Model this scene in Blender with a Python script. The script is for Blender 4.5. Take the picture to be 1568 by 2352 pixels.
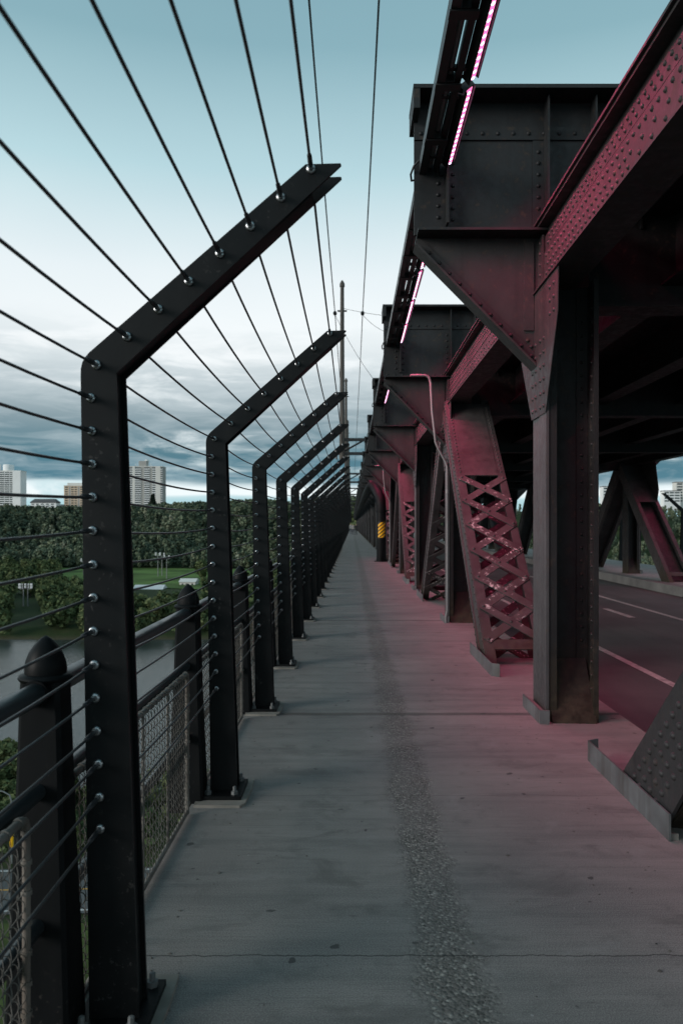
import bpy, math, random
import numpy as np
from mathutils import Vector

# ---------------------------------------------------------------- clear, camera, world, light
for o in list(bpy.data.objects):
    bpy.data.objects.remove(o, do_unlink=True)
sc = bpy.context.scene
C = sc.collection
EYE = 1.515                                   # camera height over the walkway

cam = bpy.data.cameras.new('camera')
cam.sensor_fit = 'HORIZONTAL'; cam.sensor_width = 24.0; cam.lens = 28.0
cam.shift_x = -24 / 1568; cam.shift_y = 30 / 1568
cam.clip_start = 0.05; cam.clip_end = 12000
cam.dof.use_dof = True; cam.dof.focus_distance = 4.6; cam.dof.aperture_fstop = 4.5
camo = bpy.data.objects.new('camera', cam); C.objects.link(camo)
camo.location = (0, 0, EYE); camo.rotation_euler = (math.radians(90), 0, 0)
sc.camera = camo

SUN_EL, SUN_AZ = math.radians(15), math.radians(-120)      # low, from the left and behind
world = bpy.data.worlds.new('World'); sc.world = world; world.use_nodes = True

class NT:
    def __init__(s, tree):
        s.t = tree; s.n = tree.nodes; s.l = tree.links
    def new(s, kind, **kw):
        nd = s.n.new(kind)
        for k, v in kw.items():
            if hasattr(nd, k): setattr(nd, k, v)
        return nd
    def put(s, sock, v):
        if v is None: return
        if isinstance(v, (int, float)): sock.default_value = v
        elif isinstance(v, (tuple, list)):
            v = tuple(v)
            n_ = len(sock.default_value)
            if len(v) == 3 and n_ == 4: v = v + (1,)
            sock.default_value = v
        else: s.l.new(v, sock)
    def math(s, op, a, b=None, c=None, clamp=False):
        nd = s.new('ShaderNodeMath', operation=op, use_clamp=clamp)
        s.put(nd.inputs[0], a); s.put(nd.inputs[1], b); s.put(nd.inputs[2], c)
        return nd.outputs[0]
    def mix(s, f, a, b, blend='MIX'):
        nd = s.new('ShaderNodeMix', data_type='RGBA', blend_type=blend)
        s.put(nd.inputs[0], f); s.put(nd.inputs[6], a); s.put(nd.inputs[7], b)
        return nd.outputs[2]
    def ramp(s, f, stops, interp='LINEAR'):
        nd = s.new('ShaderNodeValToRGB'); nd.color_ramp.interpolation = interp
        e = nd.color_ramp.elements
        while len(e) < len(stops): e.new(0.5)
        for el, (p, c) in zip(e, stops):
            el.position = p
            el.color = (c, c, c, 1) if isinstance(c, (int, float)) else tuple(c) + (1,)
        s.put(nd.inputs[0], f)
        return nd.outputs[0]
    def noise(s, vec, scale, detail=4, rough=0.55, dist=0.0):
        nd = s.new('ShaderNodeTexNoise')
        s.put(nd.inputs['Vector'], vec); s.put(nd.inputs['Scale'], scale)
        s.put(nd.inputs['Detail'], detail); s.put(nd.inputs['Roughness'], rough); s.put(nd.inputs['Distortion'], dist)
        return nd.outputs[0]
    def mapping(s, vec, scale=(1, 1, 1), loc=(0, 0, 0)):
        nd = s.new('ShaderNodeMapping'); s.put(nd.inputs[0], vec)
        nd.inputs['Scale'].default_value = scale; nd.inputs['Location'].default_value = loc
        return nd.outputs[0]
    def range(s, v, a, b, c=0.0, d=1.0, smooth=False):
        nd = s.new('ShaderNodeMapRange'); nd.clamp = True
        if smooth: nd.interpolation_type = 'SMOOTHSTEP'
        s.put(nd.inputs[0], v)
        for i, x in enumerate((a, b, c, d)): nd.inputs[i + 1].default_value = x
        return nd.outputs[0]

def srgb(r, g, b):
    f = lambda c: (c / 255 / 12.92) if c / 255 <= 0.04045 else ((c / 255 + 0.055) / 1.055) ** 2.4
    return (f(r), f(g), f(b))

def build_world():
    nt = NT(world.node_tree); nt.n.clear()
    out = nt.new('ShaderNodeOutputWorld'); bg = nt.new('ShaderNodeBackground')
    nt.l.new(bg.outputs[0], out.inputs[0])
    STR = 0.1
    bg.inputs[1].default_value = STR
    sky = nt.new('ShaderNodeTexSky', sky_type='NISHITA')
    sky.sun_disc = False; sky.sun_elevation = SUN_EL; sky.sun_rotation = SUN_AZ
    sky.air_density = 1.0; sky.dust_density = 1.5; sky.ozone_density = 2.0
    tc = nt.new('ShaderNodeTexCoord'); d = tc.outputs['Generated']
    sp = nt.new('ShaderNodeSeparateXYZ'); nt.l.new(d, sp.inputs[0])
    x, y, z = sp.outputs
    h = nt.math('SQRT', nt.math('ADD', nt.math('MULTIPLY', x, x), nt.math('MULTIPLY', y, y)))
    t = nt.math('DIVIDE', z, nt.math('MAXIMUM', h, 0.02))           # tangent of elevation
    k = lambda c, m=0.80: tuple(v / STR * m for v in srgb(*c))
    # high thin veil of cloud: blue shows through overhead, white lower down
    veil = nt.ramp(nt.math('MULTIPLY', t, 1.0, clamp=True), [
        (0.0, k((160, 198, 207))), (0.035, k((168, 203, 211))), (0.07, k((205, 219, 222))), (0.12, k((221, 228, 230))), (0.22, k((231, 235, 236))),
        (0.31, k((219, 228, 231))), (0.44, k((173, 203, 210))), (0.60, k((130, 167, 177))), (1.0, k((106, 144, 156)))])
    soft = nt.noise(nt.mapping(d, (2.0, 2.0, 5.0)), 1.3, 3, 0.5)
    vf = nt.range(soft, 0.3, 0.7, 0.90, 0.98)
    col = nt.mix(vf, sky.outputs[0], veil)
    # layered cloud bank low over the horizon
    comb = nt.new('ShaderNodeCombineXYZ')
    nt.put(comb.inputs[0], nt.math('MULTIPLY', x, 5.5)); nt.put(comb.inputs[1], nt.math('MULTIPLY', y, 5.5)); nt.put(comb.inputs[2], nt.math('MULTIPLY', t, 26.0))
    n1 = nt.noise(comb.outputs[0], 1.25, 8, 0.58, 0.4)
    n2 = nt.noise(nt.mapping(comb.outputs[0], (0.45, 0.45, 1.0), (3.1, 1.7, 0.4)), 0.9, 5, 0.5, 0.2)
    band = nt.ramp(t, [(0.0, 0.0), (0.040, 0.0), (0.056, 0.92), (0.085, 1.0), (0.12, 0.72), (0.16, 0.46), (0.20, 0.20), (0.25, 0.0)])
    tw = nt.math('ADD', t, nt.math('MULTIPLY', nt.math('SUBTRACT', n2, 0.5), 0.03))
    band = nt.ramp(tw, [(0.0, 0.0), (0.046, 0.0), (0.055, 0.95), (0.085, 1.0), (0.13, 0.92), (0.17, 0.72), (0.21, 0.45), (0.26, 0.0)])
    cm = nt.math('MULTIPLY', band, nt.range(nt.math('ADD', nt.math('MULTIPLY', band, 0.20), n1), 0.44, 0.66, 0.0, 1.0, True), clamp=True)
    ccol = nt.ramp(tw, [(0.0, k((70, 122, 140))), (0.06, k((66, 112, 129))), (0.09, k((82, 118, 131))), (0.13, k((116, 138, 147))), (0.18, k((150, 167, 174))), (0.24, k((180, 195, 200)))])
    n3 = nt.noise(nt.mapping(comb.outputs[0], (1.0, 1.0, 1.3), (0.3, 0.9, 0.35)), 1.9, 7, 0.6, 0.6)
    ccol = nt.mix(nt.range(n3, 0.42, 0.68, 0.0, 0.6), ccol, nt.mix(0.55, ccol, k((205, 215, 219))))
    col = nt.mix(cm, col, ccol)
    # pale break of light right above the skyline
    glow = nt.ramp(tw, [(0.0, 0.0), (0.034, 0.0), (0.039, 0.95), (0.048, 0.95), (0.056, 0.0)])
    col = nt.mix(nt.math('MULTIPLY', glow, nt.range(n1, 0.35, 0.5)), col, k((226, 234, 236)))
    nt.l.new(col, bg.inputs[0])
build_world()

sun = bpy.data.lights.new('sun', 'SUN'); sun.energy = 1.4; sun.angle = math.radians(25); sun.color = (1.0, 0.95, 0.9)
suno = bpy.data.objects.new('sun', sun); C.objects.link(suno)
sd = Vector((math.sin(SUN_AZ) * math.cos(SUN_EL), math.cos(SUN_AZ) * math.cos(SUN_EL), math.sin(SUN_EL)))
suno.rotation_euler = (-sd).to_track_quat('-Z', 'Y').to_euler()
suno.location = sd * 60

vs = sc.view_settings
vs.view_transform = 'Standard'; vs.look = 'None'; vs.exposure = 0.6; vs.gamma = 1.0; vs.use_curve_mapping = False
sc.render.engine = 'CYCLES'
sc.cycles.max_bounces = 4; sc.cycles.diffuse_bounces = 3; sc.cycles.glossy_bounces = 2; sc.cycles.transparent_max_bounces = 4

rnd = random.Random(7)
nrs = np.random.RandomState(11)

# ---------------------------------------------------------------- helpers
class MB:
    """collects shapes, builds them as one mesh object"""
    def __init__(s): s.v = []; s.f = []
    def _add(s, vs_, fs):
        b = len(s.v); s.v.extend([tuple(p) for p in vs_]); s.f.extend([tuple(i + b for i in f) for f in fs])
    def hexa(s, p):        # 8 corners: bottom 0-3 ccw, top 4-7
        s._add(p, [(3, 2, 1, 0), (4, 5, 6, 7), (0, 1, 5, 4), (1, 2, 6, 5), (2, 3, 7, 6), (3, 0, 4, 7)])
        return s
    def box(s, x0, x1, y0, y1, z0, z1):
        s.hexa([(x0, y0, z0), (x1, y0, z0), (x1, y1, z0), (x0, y1, z0), (x0, y0, z1), (x1, y0, z1), (x1, y1, z1), (x0, y1, z1)])
        return s
    def prism(s, poly, a0, a1, axis='y'):   # poly in the other two axes
        n = len(poly)
        mk = {'y': lambda p, a: (p[0], a, p[1]), 'x': lambda p, a: (a, p[0], p[1]), 'z': lambda p, a: (p[0], p[1], a)}[axis]
        s._add([mk(p, a0) for p in poly] + [mk(p, a1) for p in poly],
               [tuple(range(n)), tuple(range(2 * n - 1, n - 1, -1))] + [(i, i + n, (i + 1) % n + n, (i + 1) % n) for i in range(n)])
        return s
    def tube(s, pts, r, n=8, cap=True):
        pts = [Vector(p) for p in pts]; m = len(pts); rs = r if isinstance(r, (list, tuple)) else [r] * m
        rings = []; up = None
        for i, p in enumerate(pts):
            d = (pts[min(i + 1, m - 1)] - pts[max(i - 1, 0)])
            d = d.normalized() if d.length > 1e-9 else Vector((0, 0, 1))
            if up is None:
                up = Vector((0, 0, 1)) if abs(d.z) < 0.9 else Vector((1, 0, 0))
            a = d.cross(up)
            a = a.normalized() if a.length > 1e-6 else Vector((1, 0, 0))
            b = a.cross(d).normalized(); up = b
            rings.append([p + (a * math.cos(2 * math.pi * k / n) + b * math.sin(2 * math.pi * k / n)) * rs[i] for k in range(n)])
        vv = [q for rg in rings for q in rg]; ff = []
        for i in range(m - 1):
            for k in range(n):
                k2 = (k + 1) % n
                ff.append((i * n + k, i * n + k2, (i + 1) * n + k2, (i + 1) * n + k))
        if cap: ff.append(tuple(range(n - 1, -1, -1))); ff.append(tuple((m - 1) * n + k for k in range(n)))
        s._add(vv, ff); return s
    def lathe(s, c, prof, n=12):       # prof list of (r, z)
        c = Vector(c)
        return s.tube([c + Vector((0, 0, z)) for r, z in prof], [max(r, 1e-4) for r, z in prof], n)
    def dome(s, p, nrm, r, h, n=8):
        p = Vector(p); nrm = Vector(nrm).normalized()
        a = nrm.orthogonal().normalized(); b = nrm.cross(a)
        vv = []
        for rr, hh in ((1.0, -0.1), (0.86, 0.55), (0.45, 0.93)):
            vv += [p + (a * math.cos(2 * math.pi * k / n) + b * math.sin(2 * math.pi * k / n)) * r * rr + nrm * h * hh for k in range(n)]
        vv.append(p + nrm * h); ff = []
        for i in range(2):
            for k in range(n): ff.append((i * n + k, i * n + (k + 1) % n, (i + 1) * n + (k + 1) % n, (i + 1) * n + k))
        for k in range(n): ff.append((2 * n + k, 2 * n + (k + 1) % n, 3 * n))
        s._add(vv, ff); return s
    def mesh(s, name, mat=None, smooth=False, bevel=0):
        me = bpy.data.meshes.new(name); me.from_pydata(s.v, [], s.f)
        me.update()
        if mat: me.materials.append(mat)
        if smooth:
            me.polygons.foreach_set('use_smooth', [True] * len(me.polygons)); me.update()
            try: me.set_sharp_from_angle(angle=math.radians(50))
            except Exception: pass
        return me
    def build(s, name, mat=None, parent=None, smooth=False, loc=None):
        return obj(name, s.mesh(name, mat, smooth), parent, loc)

def obj(name, me, parent=None, loc=None):
    o = bpy.data.objects.new(name, me); C.objects.link(o)
    if parent is not None: o.parent = parent
    if loc is not None: o.location = loc
    return o
def tag(o, label=None, cat=None, group=None, kind=None):
    if label: o['label'] = label
    if cat: o['category'] = cat
    if group: o['group'] = group
    if kind: o['kind'] = kind
    return o
def thing(name, loc, label, cat, group=None, scale=(1, 1, 1)):
    o = bpy.data.objects.new(name, None); C.objects.link(o); o.location = loc; o.scale = scale
    o.empty_display_size = 0.2
    return tag(o, label, cat, group)
def struct(name, mb, mat, smooth=False):
    return tag(mb.build(name, mat, None, smooth), kind='structure')
def stuffpart(o): o['kind'] = 'stuff'; return o
def copy_tree(o, parent=None):
    c = o.copy(); C.objects.link(c); c.parent = parent
    for ch in list(o.children): copy_tree(ch, c)
    return c
ORD = ['first', 'second', 'third', 'fourth', 'fifth', 'sixth', 'seventh', 'eighth', 'ninth', 'tenth', 'eleventh', 'twelfth', 'thirteenth', 'fourteenth', 'fifteenth',
       'sixteenth', 'seventeenth', 'eighteenth', 'nineteenth', 'twentieth', 'twenty-first', 'twenty-second']
def np_mesh(name, V, F, mat, attr=None):
    me = bpy.data.meshes.new(name); V = np.asarray(V, np.float32); F = np.asarray(F, np.int32)
    me.vertices.add(len(V)); me.vertices.foreach_set('co', V.ravel())
    k = F.shape[1]
    me.loops.add(F.size); me.loops.foreach_set('vertex_index', F.ravel())
    me.polygons.add(len(F)); me.polygons.foreach_set('loop_start', np.arange(0, F.size, k, dtype=np.int32))
    me.update(calc_edges=True)
    if attr is not None:
        a = me.attributes.new('tint', 'FLOAT', 'FACE'); a.data.foreach_set('value', np.asarray(attr, np.float32))
    me.materials.append(mat)
    return me

# ---------------------------------------------------------------- materials
def new_mat(name):
    m = bpy.data.materials.new(name); m.use_nodes = True
    nt = NT(m.node_tree); b = nt.n['Principled BSDF']
    return m, nt, b
def objco(nt): return nt.new('ShaderNodeTexCoord').outputs['Object']
def worldpos(nt): return nt.new('ShaderNodeNewGeometry').outputs['Position']
def bump(nt, b, h, strength=0.3, dist=0.01):
    nd = nt.new('ShaderNodeBump'); nd.inputs['Strength'].default_value = strength; nd.inputs['Distance'].default_value = dist
    nt.put(nd.inputs['Height'], h); nt.l.new(nd.outputs[0], b.inputs['Normal'])
def paint(name, base, rough=0.5, var=0.35, grime=(0.05, 0.04, 0.03), grime_amt=0.35, spec=0.4, metal=0.0, scale=3.0, chips=None):
    m, nt, b = new_mat(name); p = worldpos(nt)
    n = nt.noise(p, scale, 6, 0.6)
    streak = nt.noise(nt.mapping(p, (9, 9, 0.7)), 1.0, 4, 0.6)
    c = nt.mix(nt.range(n, 0.3, 0.7), tuple(v * (1 - var) for v in base), tuple(v * (1 + var) for v in base))
    c = nt.mix(nt.math('MULTIPLY', nt.range(streak, 0.5, 0.75), grime_amt), c, grime)
    if chips:
        ch = nt.noise(p, 38, 4, 0.7); big = nt.noise(p, 2.6, 2)
        f = nt.math('MULTIPLY', nt.range(ch, 0.60, 0.64), nt.range(big, 0.5, 0.62))
        c = nt.mix(f, c, chips)
    nt.put(b.inputs['Base Color'], c)
    nt.put(b.inputs['Roughness'], nt.range(n, 0.25, 0.75, rough - 0.12, rough + 0.15))
    b.inputs['Metallic'].default_value = metal; b.inputs['Specular IOR Level'].default_value = spec
    bump(nt, b, nt.noise(p, 60, 3), 0.08, 0.003)
    return m

M = {}
M['post'] = paint('post_black_paint', (0.0062, 0.0072, 0.0080), 0.45, 0.15, (0.016, 0.016, 0.016), 0.45, 0.18, scale=5.0, chips=(0.035, 0.034, 0.033))
M['rail'] = paint('rail_black_paint', (0.0045, 0.0052, 0.0060), 0.55, 0.35, (0.012, 0.012, 0.012), 0.4, 0.14, chips=(0.03, 0.027, 0.025))
M['chrome'] = paint('fitting_steel', (0.42, 0.43, 0.44), 0.28, 0.15, (0.2, 0.2, 0.2), 0.3, 0.5, 1.0)
m_, nt_, b_s = new_mat('cable_steel'); b_s.inputs['Base Color'].default_value = (0.06, 0.063, 0.065, 1); b_s.inputs['Roughness'].default_value = 0.42; b_s.inputs['Metallic'].default_value = 0.4; M['cable'] = m_
M['sleeve'] = paint('sleeve_black', (0.035, 0.036, 0.04), 0.35, 0.2)
M['galv'] = paint('galvanised_steel', (0.135, 0.145, 0.148), 0.55, 0.35, (0.06, 0.05, 0.04), 0.7, 0.5, 0.25, 5)
M['conduit'] = paint('conduit_grey', (0.20, 0.21, 0.21), 0.45, 0.2, (0.12, 0.1, 0.09), 0.4, 0.5, 0.3)
M['wire'] = paint('mesh_wire', (0.14, 0.132, 0.12), 0.6, 0.4, (0.10, 0.065, 0.04), 0.6, 0.4, 0.0, 8)
M['frame'] = paint('mesh_frame', (0.16, 0.145, 0.13), 0.6, 0.4, (0.11, 0.065, 0.04), 0.5, 0.4, 0.0, 8)
M['black'] = paint('black_fixture', (0.020, 0.020, 0.022), 0.45, 0.2)
M['grout'] = paint('grout', (0.25, 0.235, 0.21), 0.9, 0.3, (0.07, 0.06, 0.05), 0.5)
m_, nt_, b_s = new_mat('overhead_wire'); b_s.inputs['Base Color'].default_value = (0.02, 0.02, 0.022, 1); b_s.inputs['Roughness'].default_value = 0.7; M['overhead'] = m_
M['handrail'] = paint('handrail_paint', (0.022, 0.027, 0.030), 0.36, 0.35, (0.05, 0.05, 0.05), 0.4, 0.5)
M['pole'] = paint('pole_brown', (0.075, 0.066, 0.058), 0.7, 0.3)

def steel_mat(name, base, specks=0.0, rust_z=None, rough=0.55):
    """grey riveted-steel paint: fades, soot streaks, rusty foot, flaking patches"""
    m, nt, b = new_mat(name); p = worldpos(nt)
    big = nt.noise(p, 1.7, 3, 0.6); fine = nt.noise(p, 14, 3, 0.65)
    streak = nt.noise(nt.mapping(p, (7, 7, 0.5)), 1.0, 3, 0.6)
    c = nt.mix(nt.range(big, 0.3, 0.7), tuple(v * 0.68 for v in base), tuple(v * 1.25 for v in base))
    c = nt.mix(nt.math('MULTIPLY', nt.range(streak, 0.48, 0.72), 0.55), c, tuple(v * 0.4 for v in base))
    c = nt.mix(nt.math('MULTIPLY', nt.range(fine, 0.58, 0.75), 0.35), c, (0.11, 0.075, 0.05))
    if rust_z is not None:
        sp = nt.new('ShaderNodeSeparateXYZ'); nt.l.new(p, sp.inputs[0])
        zz = nt.math('ADD', sp.outputs[2], nt.math('MULTIPLY', nt.math('SUBTRACT', big, 0.5), rust_z * 1.2))
        f = nt.range(nt.math('ADD', zz, nt.math('MULTIPLY', nt.math('SUBTRACT', streak, 0.5), rust_z * 1.6)), rust_z * 0.1, rust_z * 1.15, 0.85, 0.0)
        c = nt.mix(f, c, nt.mix(nt.range(fine, 0.35, 0.65), (0.024, 0.018, 0.010), (0.055, 0.042, 0.025)))
    if specks:
        s1 = nt.noise(p, 17, 6, 0.75, 0.4); s2 = nt.noise(p, 2.6, 3, 0.5)
        f = nt.math('MULTIPLY', nt.range(s1, 0.555, 0.585), nt.range(s2, 0.49, 0.57), clamp=True)
        c = nt.mix(nt.math('MULTIPLY', f, specks), c, (0.62, 0.60, 0.58))
    nt.put(b.inputs['Base Color'], c)
    nt.put(b.inputs['Roughness'], nt.range(fine, 0.3, 0.7, rough - 0.1, rough + 0.2))
    b.inputs['Specular IOR Level'].default_value = 0.35
    bump(nt, b, nt.math('ADD', nt.noise(p, 45, 2), nt.math('MULTIPLY', big, 0.6)), 0.15, 0.004)
    return m
M['steel'] = steel_mat('truss_steel', (0.033, 0.032, 0.033))
M['steel_col'] = steel_mat('column_steel_shaded', (0.019, 0.019, 0.0195), rust_z=0.5)  # recess shade put into the colour: darker than the outer strips
M['steel_strip'] = steel_mat('column_steel_lit', (0.075, 0.075, 0.077), rust_z=0.12)  # lit copy: light on the outer cover plates put into the colour
M['steel_lat'] = steel_mat('lattice_steel_lit', (0.060, 0.054, 0.055), rust_z=0.38)  # lightened: part of the pink light on the lattice is put into the colour
M['steel_bar'] = steel_mat('lacing_steel_lit', (0.070, 0.062, 0.063), specks=0.8, rust_z=0.38)  # same lightened tone for the lit lacing bars, with flaking paint
M['steel_dark'] = steel_mat('upper_steel_shaded', (0.0165, 0.018, 0.0195))  # shaded copy of truss steel: shade on the beam ends put into the colour
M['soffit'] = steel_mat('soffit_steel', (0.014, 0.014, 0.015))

S_PANEL = 6.25
def concrete_mat():
    m, nt, b = new_mat('walkway_concrete'); p = worldpos(nt)
    sp = nt.new('ShaderNodeSeparateXYZ'); nt.l.new(p, sp.inputs[0]); x, y, z = sp.outputs
    big = nt.noise(p, 0.9, 5, 0.6); mid = nt.noise(p, 5, 5, 0.6); fine = nt.noise(p, 90, 3, 0.6)
    broom = nt.noise(nt.mapping(p, (3.0, 160.0, 1)), 1.0, 3, 0.6)          # brushed across the walk
    broad = nt.noise(nt.mapping(p, (0.5, 5.0, 1)), 1.3, 4, 0.6)
    c = nt.mix(nt.range(big, 0.3, 0.7), (0.208, 0.196, 0.187), (0.315, 0.296, 0.278))
    c = nt.mix(nt.math('MULTIPLY', nt.range(broad, 0.46, 0.66), 0.55), c, (0.145, 0.142, 0.138))
    c = nt.mix(nt.math('MULTIPLY', nt.range(broom, 0.45, 0.70), 0.42), c, (0.125, 0.124, 0.122))
    grain = nt.noise(p, 210, 2, 0.6)
    c = nt.mix(nt.math('MULTIPLY', nt.range(grain, 0.5, 0.70), 0.55), c, (0.42, 0.41, 0.395))
    c = nt.mix(nt.math('MULTIPLY', nt.range(grain, 0.48, 0.30), 0.55), c, (0.06, 0.06, 0.06))
    scr = nt.noise(nt.mapping(p, (6.0, 55.0, 1), (2.2, 0.7, 0)), 1.0, 4, 0.7, 0.4)
    c = nt.mix(nt.math('MULTIPLY', nt.range(scr, 0.62, 0.72), nt.range(mid, 0.42, 0.6, 0.0, 0.6)), c, (0.055, 0.054, 0.053))
    c = nt.mix(nt.math('MULTIPLY', nt.range(mid, 0.58, 0.74), 0.5), c, (0.12, 0.117, 0.113))
    st = nt.noise(nt.mapping(p, (1.0, 1.6, 1), (7.7, 3.3, 0)), 1.9, 6, 0.7, 0.6)
    c = nt.mix(nt.math('MULTIPLY', nt.range(st, 0.55, 0.68), 0.5), c, (0.105, 0.10, 0.095))
    c = nt.mix(nt.math('MULTIPLY', nt.range(st, 0.42, 0.32), 0.35), c, (0.33, 0.325, 0.315))
    # small dark blobs and pale crumbs
    blob = nt.noise(p, 11, 2, 0.4)
    c = nt.mix(nt.range(blob, 0.725, 0.75, 0, 0.7), c, (0.035, 0.035, 0.036))
    crumb = nt.noise(nt.mapping(p, (1, 1, 1), (5.3, 2.1, 0)), 31, 2, 0.4)
    c = nt.mix(nt.range(crumb, 0.77, 0.79, 0, 0.7), c, (0.42, 0.41, 0.40))
    # worn strip where the aggregate is exposed
    wob = nt.math('MULTIPLY', nt.math('SUBTRACT', nt.noise(p, 3.0, 7, 0.74), 0.5), 0.30)
    dx = nt.math('ABSOLUTE', nt.math('SUBTRACT', nt.math('ADD', x, wob), 0.335))
    far = nt.range(y, 4.0, 20.0, 1.0, 0.75)
    strip = nt.math('MULTIPLY', nt.range(dx, 0.075, 0.135, 1.0, 0.0), nt.math('MULTIPLY', far, nt.range(nt.noise(p, 2.2, 4, 0.6), 0.32, 0.55, 0.45, 1.0)))
    vo = nt.new('ShaderNodeTexVoronoi'); vo.feature = 'F1'; nt.l.new(p, vo.inputs['Vector']); vo.inputs['Scale'].default_value = 85
    vs2 = nt.new('ShaderNodeTexVoronoi'); nt.l.new(p, vs2.inputs['Vector']); vs2.inputs['Scale'].default_value = 46
    sepc = nt.new('ShaderNodeSeparateColor'); nt.l.new(vo.outputs['Color'], sepc.inputs[0])
    peb = nt.ramp(sepc.outputs[0], [(0.0, (0.07, 0.066, 0.06)), (0.25, (0.15, 0.142, 0.130)), (0.7, (0.20, 0.19, 0.175)), (1.0, (0.46, 0.44, 0.40))])
    gap = nt.range(vo.outputs['Distance'], 0.25, 0.62, 0.0, 0.55)
    peb = nt.mix(gap, peb, (0.135, 0.128, 0.12))
    pit = nt.range(nt.noise(p, 60, 2, 0.5), 0.62, 0.68, 0, 0.85)
    peb = nt.mix(pit, peb, (0.022, 0.022, 0.022))
    c = nt.mix(nt.math('MULTIPLY', strip, 0.92), c, peb)
    # dirt packed along the slab joints
    jm = nt.math('ABSOLUTE', nt.math('SUBTRACT', nt.math('FLOORED_MODULO', nt.math('ADD', y, S_PANEL * 0.5 - 0.13), S_PANEL), S_PANEL * 0.5))
    c = nt.mix(nt.range(nt.math('SUBTRACT', jm, nt.math('MULTIPLY', mid, 0.06)), 0.0, 0.03, 0.6, 0.0), c, (0.07, 0.067, 0.065))
    # hairline cracks across the slabs
    wy = nt.math('ADD', y, nt.math('MULTIPLY', nt.math('SUBTRACT', nt.noise(nt.mapping(p, (1, 0.05, 1)), 7, 6, 0.65), 0.5), 0.06))
    for yc, w, a in ((2.80, 0.0045, 0.85), (4.46, 0.003, 0.6), (9.3, 0.006, 0.45), (15.8, 0.008, 0.45)):
        f = nt.range(nt.math('ABSOLUTE', nt.math('SUBTRACT', wy, yc)), w * 0.4, w, a, 0.0)
        c = nt.mix(f, c, (0.03, 0.03, 0.03))
    nt.put(b.inputs['Base Color'], c); b.inputs['Roughness'].default_value = 0.82
    b.inputs['Specular IOR Level'].default_value = 0.3
    hgt = nt.math('ADD', nt.math('MULTIPLY', broom, 0.35), nt.math('MULTIPLY', fine, 0.3))
    hgt = nt.math('ADD', hgt, nt.math('MULTIPLY', strip, nt.math('SUBTRACT', nt.math('MULTIPLY', vo.outputs['Distance'], -1.6), pit)))
    bump(nt, b, hgt, 0.45, 0.005)
    return m
M['concrete'] = concrete_mat()

def simple(name, base, rough=0.8, var=0.25, scale=2.0, spec=0.3, metal=0.0):
    m, nt, b = new_mat(name); p = worldpos(nt)
    n = nt.noise(p, scale, 5, 0.6)
    nt.put(b.inputs['Base Color'], nt.mix(nt.range(n, 0.3, 0.7), tuple(v * (1 - var) for v in base), tuple(v * (1 + var) for v in base)))
    b.inputs['Roughness'].default_value = rough; b.inputs['Specular IOR Level'].default_value = spec; b.inputs['Metallic'].default_value = metal
    return m
def asphalt_mat():
    m, nt, b = new_mat('asphalt'); p = worldpos(nt)
    n = nt.noise(p, 1.1, 5, 0.6); f = nt.noise(p, 120, 2, 0.5); tr = nt.noise(nt.mapping(p, (3.0, 0.1, 1)), 1.0, 3)
    c = nt.mix(nt.range(n, 0.3, 0.7), (0.050, 0.051, 0.053), (0.082, 0.082, 0.083))
    c = nt.mix(nt.math('MULTIPLY', nt.range(f, 0.5, 0.7), 0.4), c, (0.13, 0.13, 0.125))
    c = nt.mix(nt.math('MULTIPLY', nt.range(tr, 0.5, 0.7), 0.4), c, (0.04, 0.04, 0.042))
    nt.put(b.inputs['Base Color'], c); b.inputs['Roughness'].default_value = 0.75
    bump(nt, b, f, 0.3, 0.004)
    return m
M['asphalt'] = asphalt_mat()
M['paintline'] = paint('road_paint', (0.40, 0.39, 0.38), 0.7, 0.35, (0.09, 0.09, 0.09), 0.8, 0.3, 0.0, 9)
M['kerb'] = simple('kerb_concrete', (0.15, 0.148, 0.145), 0.85)
M['yellow'] = simple('hazard_yellow', (0.95, 0.50, 0.015), 0.4, 0.04)
M['hblack'] = simple('hazard_black', (0.02, 0.02, 0.02), 0.5, 0.1)

# ================================================================ BRIDGE DECK
S = 6.25; COL0 = 0.10                          # panel length, first column's place
colY = lambda i: COL0 + S * i
NCOL = 44
YEND = 300.0
WX0, WX1 = -0.87, 2.14

deck = MB().box(WX0 + 0.05, WX1 - 0.03, -8, YEND, -0.42, -0.07)
walkway = struct('walkway', deck, M['concrete'])
edges = [0.13 + S * k for k in range(-1, 14)]
for a, b_ in zip(edges[:-1], edges[1:]):
    MB().box(WX0, WX1, a + 0.009, b_ - 0.009, -0.229, 0.0).build('slab', M['concrete'], walkway)
MB().box(WX0, WX1, edges[-1] + 0.009, YEND, -0.229, 0.0).build('slab', M['concrete'], walkway)
# road between the trusses and the walk on the other side
struct('road', MB().box(1.6, 9.0, -10, YEND, -0.6, -0.23), M['asphalt'])
struct('far_kerb', MB().box(8.0, 8.35, -10, YEND, -0.5, 0.0), M['kerb'])
struct('far_walkway', MB().box(8.352, 11.35, -10, YEND, -0.42, 0.0), M['concrete'])
for nm, x0 in (('edge_line', 3.45), ('edge_line', 6.02)):
    tag(MB().box(x0, x0 + 0.10, -10, YEND, -0.228, -0.226).build(nm, M['paintline']), kind='structure')
for k in range(12):
    tag(MB().box(5.22, 5.34, 16.6 + k * 9.0 - 1.6, 16.6 + k * 9.0, -0.228, -0.226).build('lane_dash', M['paintline']), kind='structure')

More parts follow.
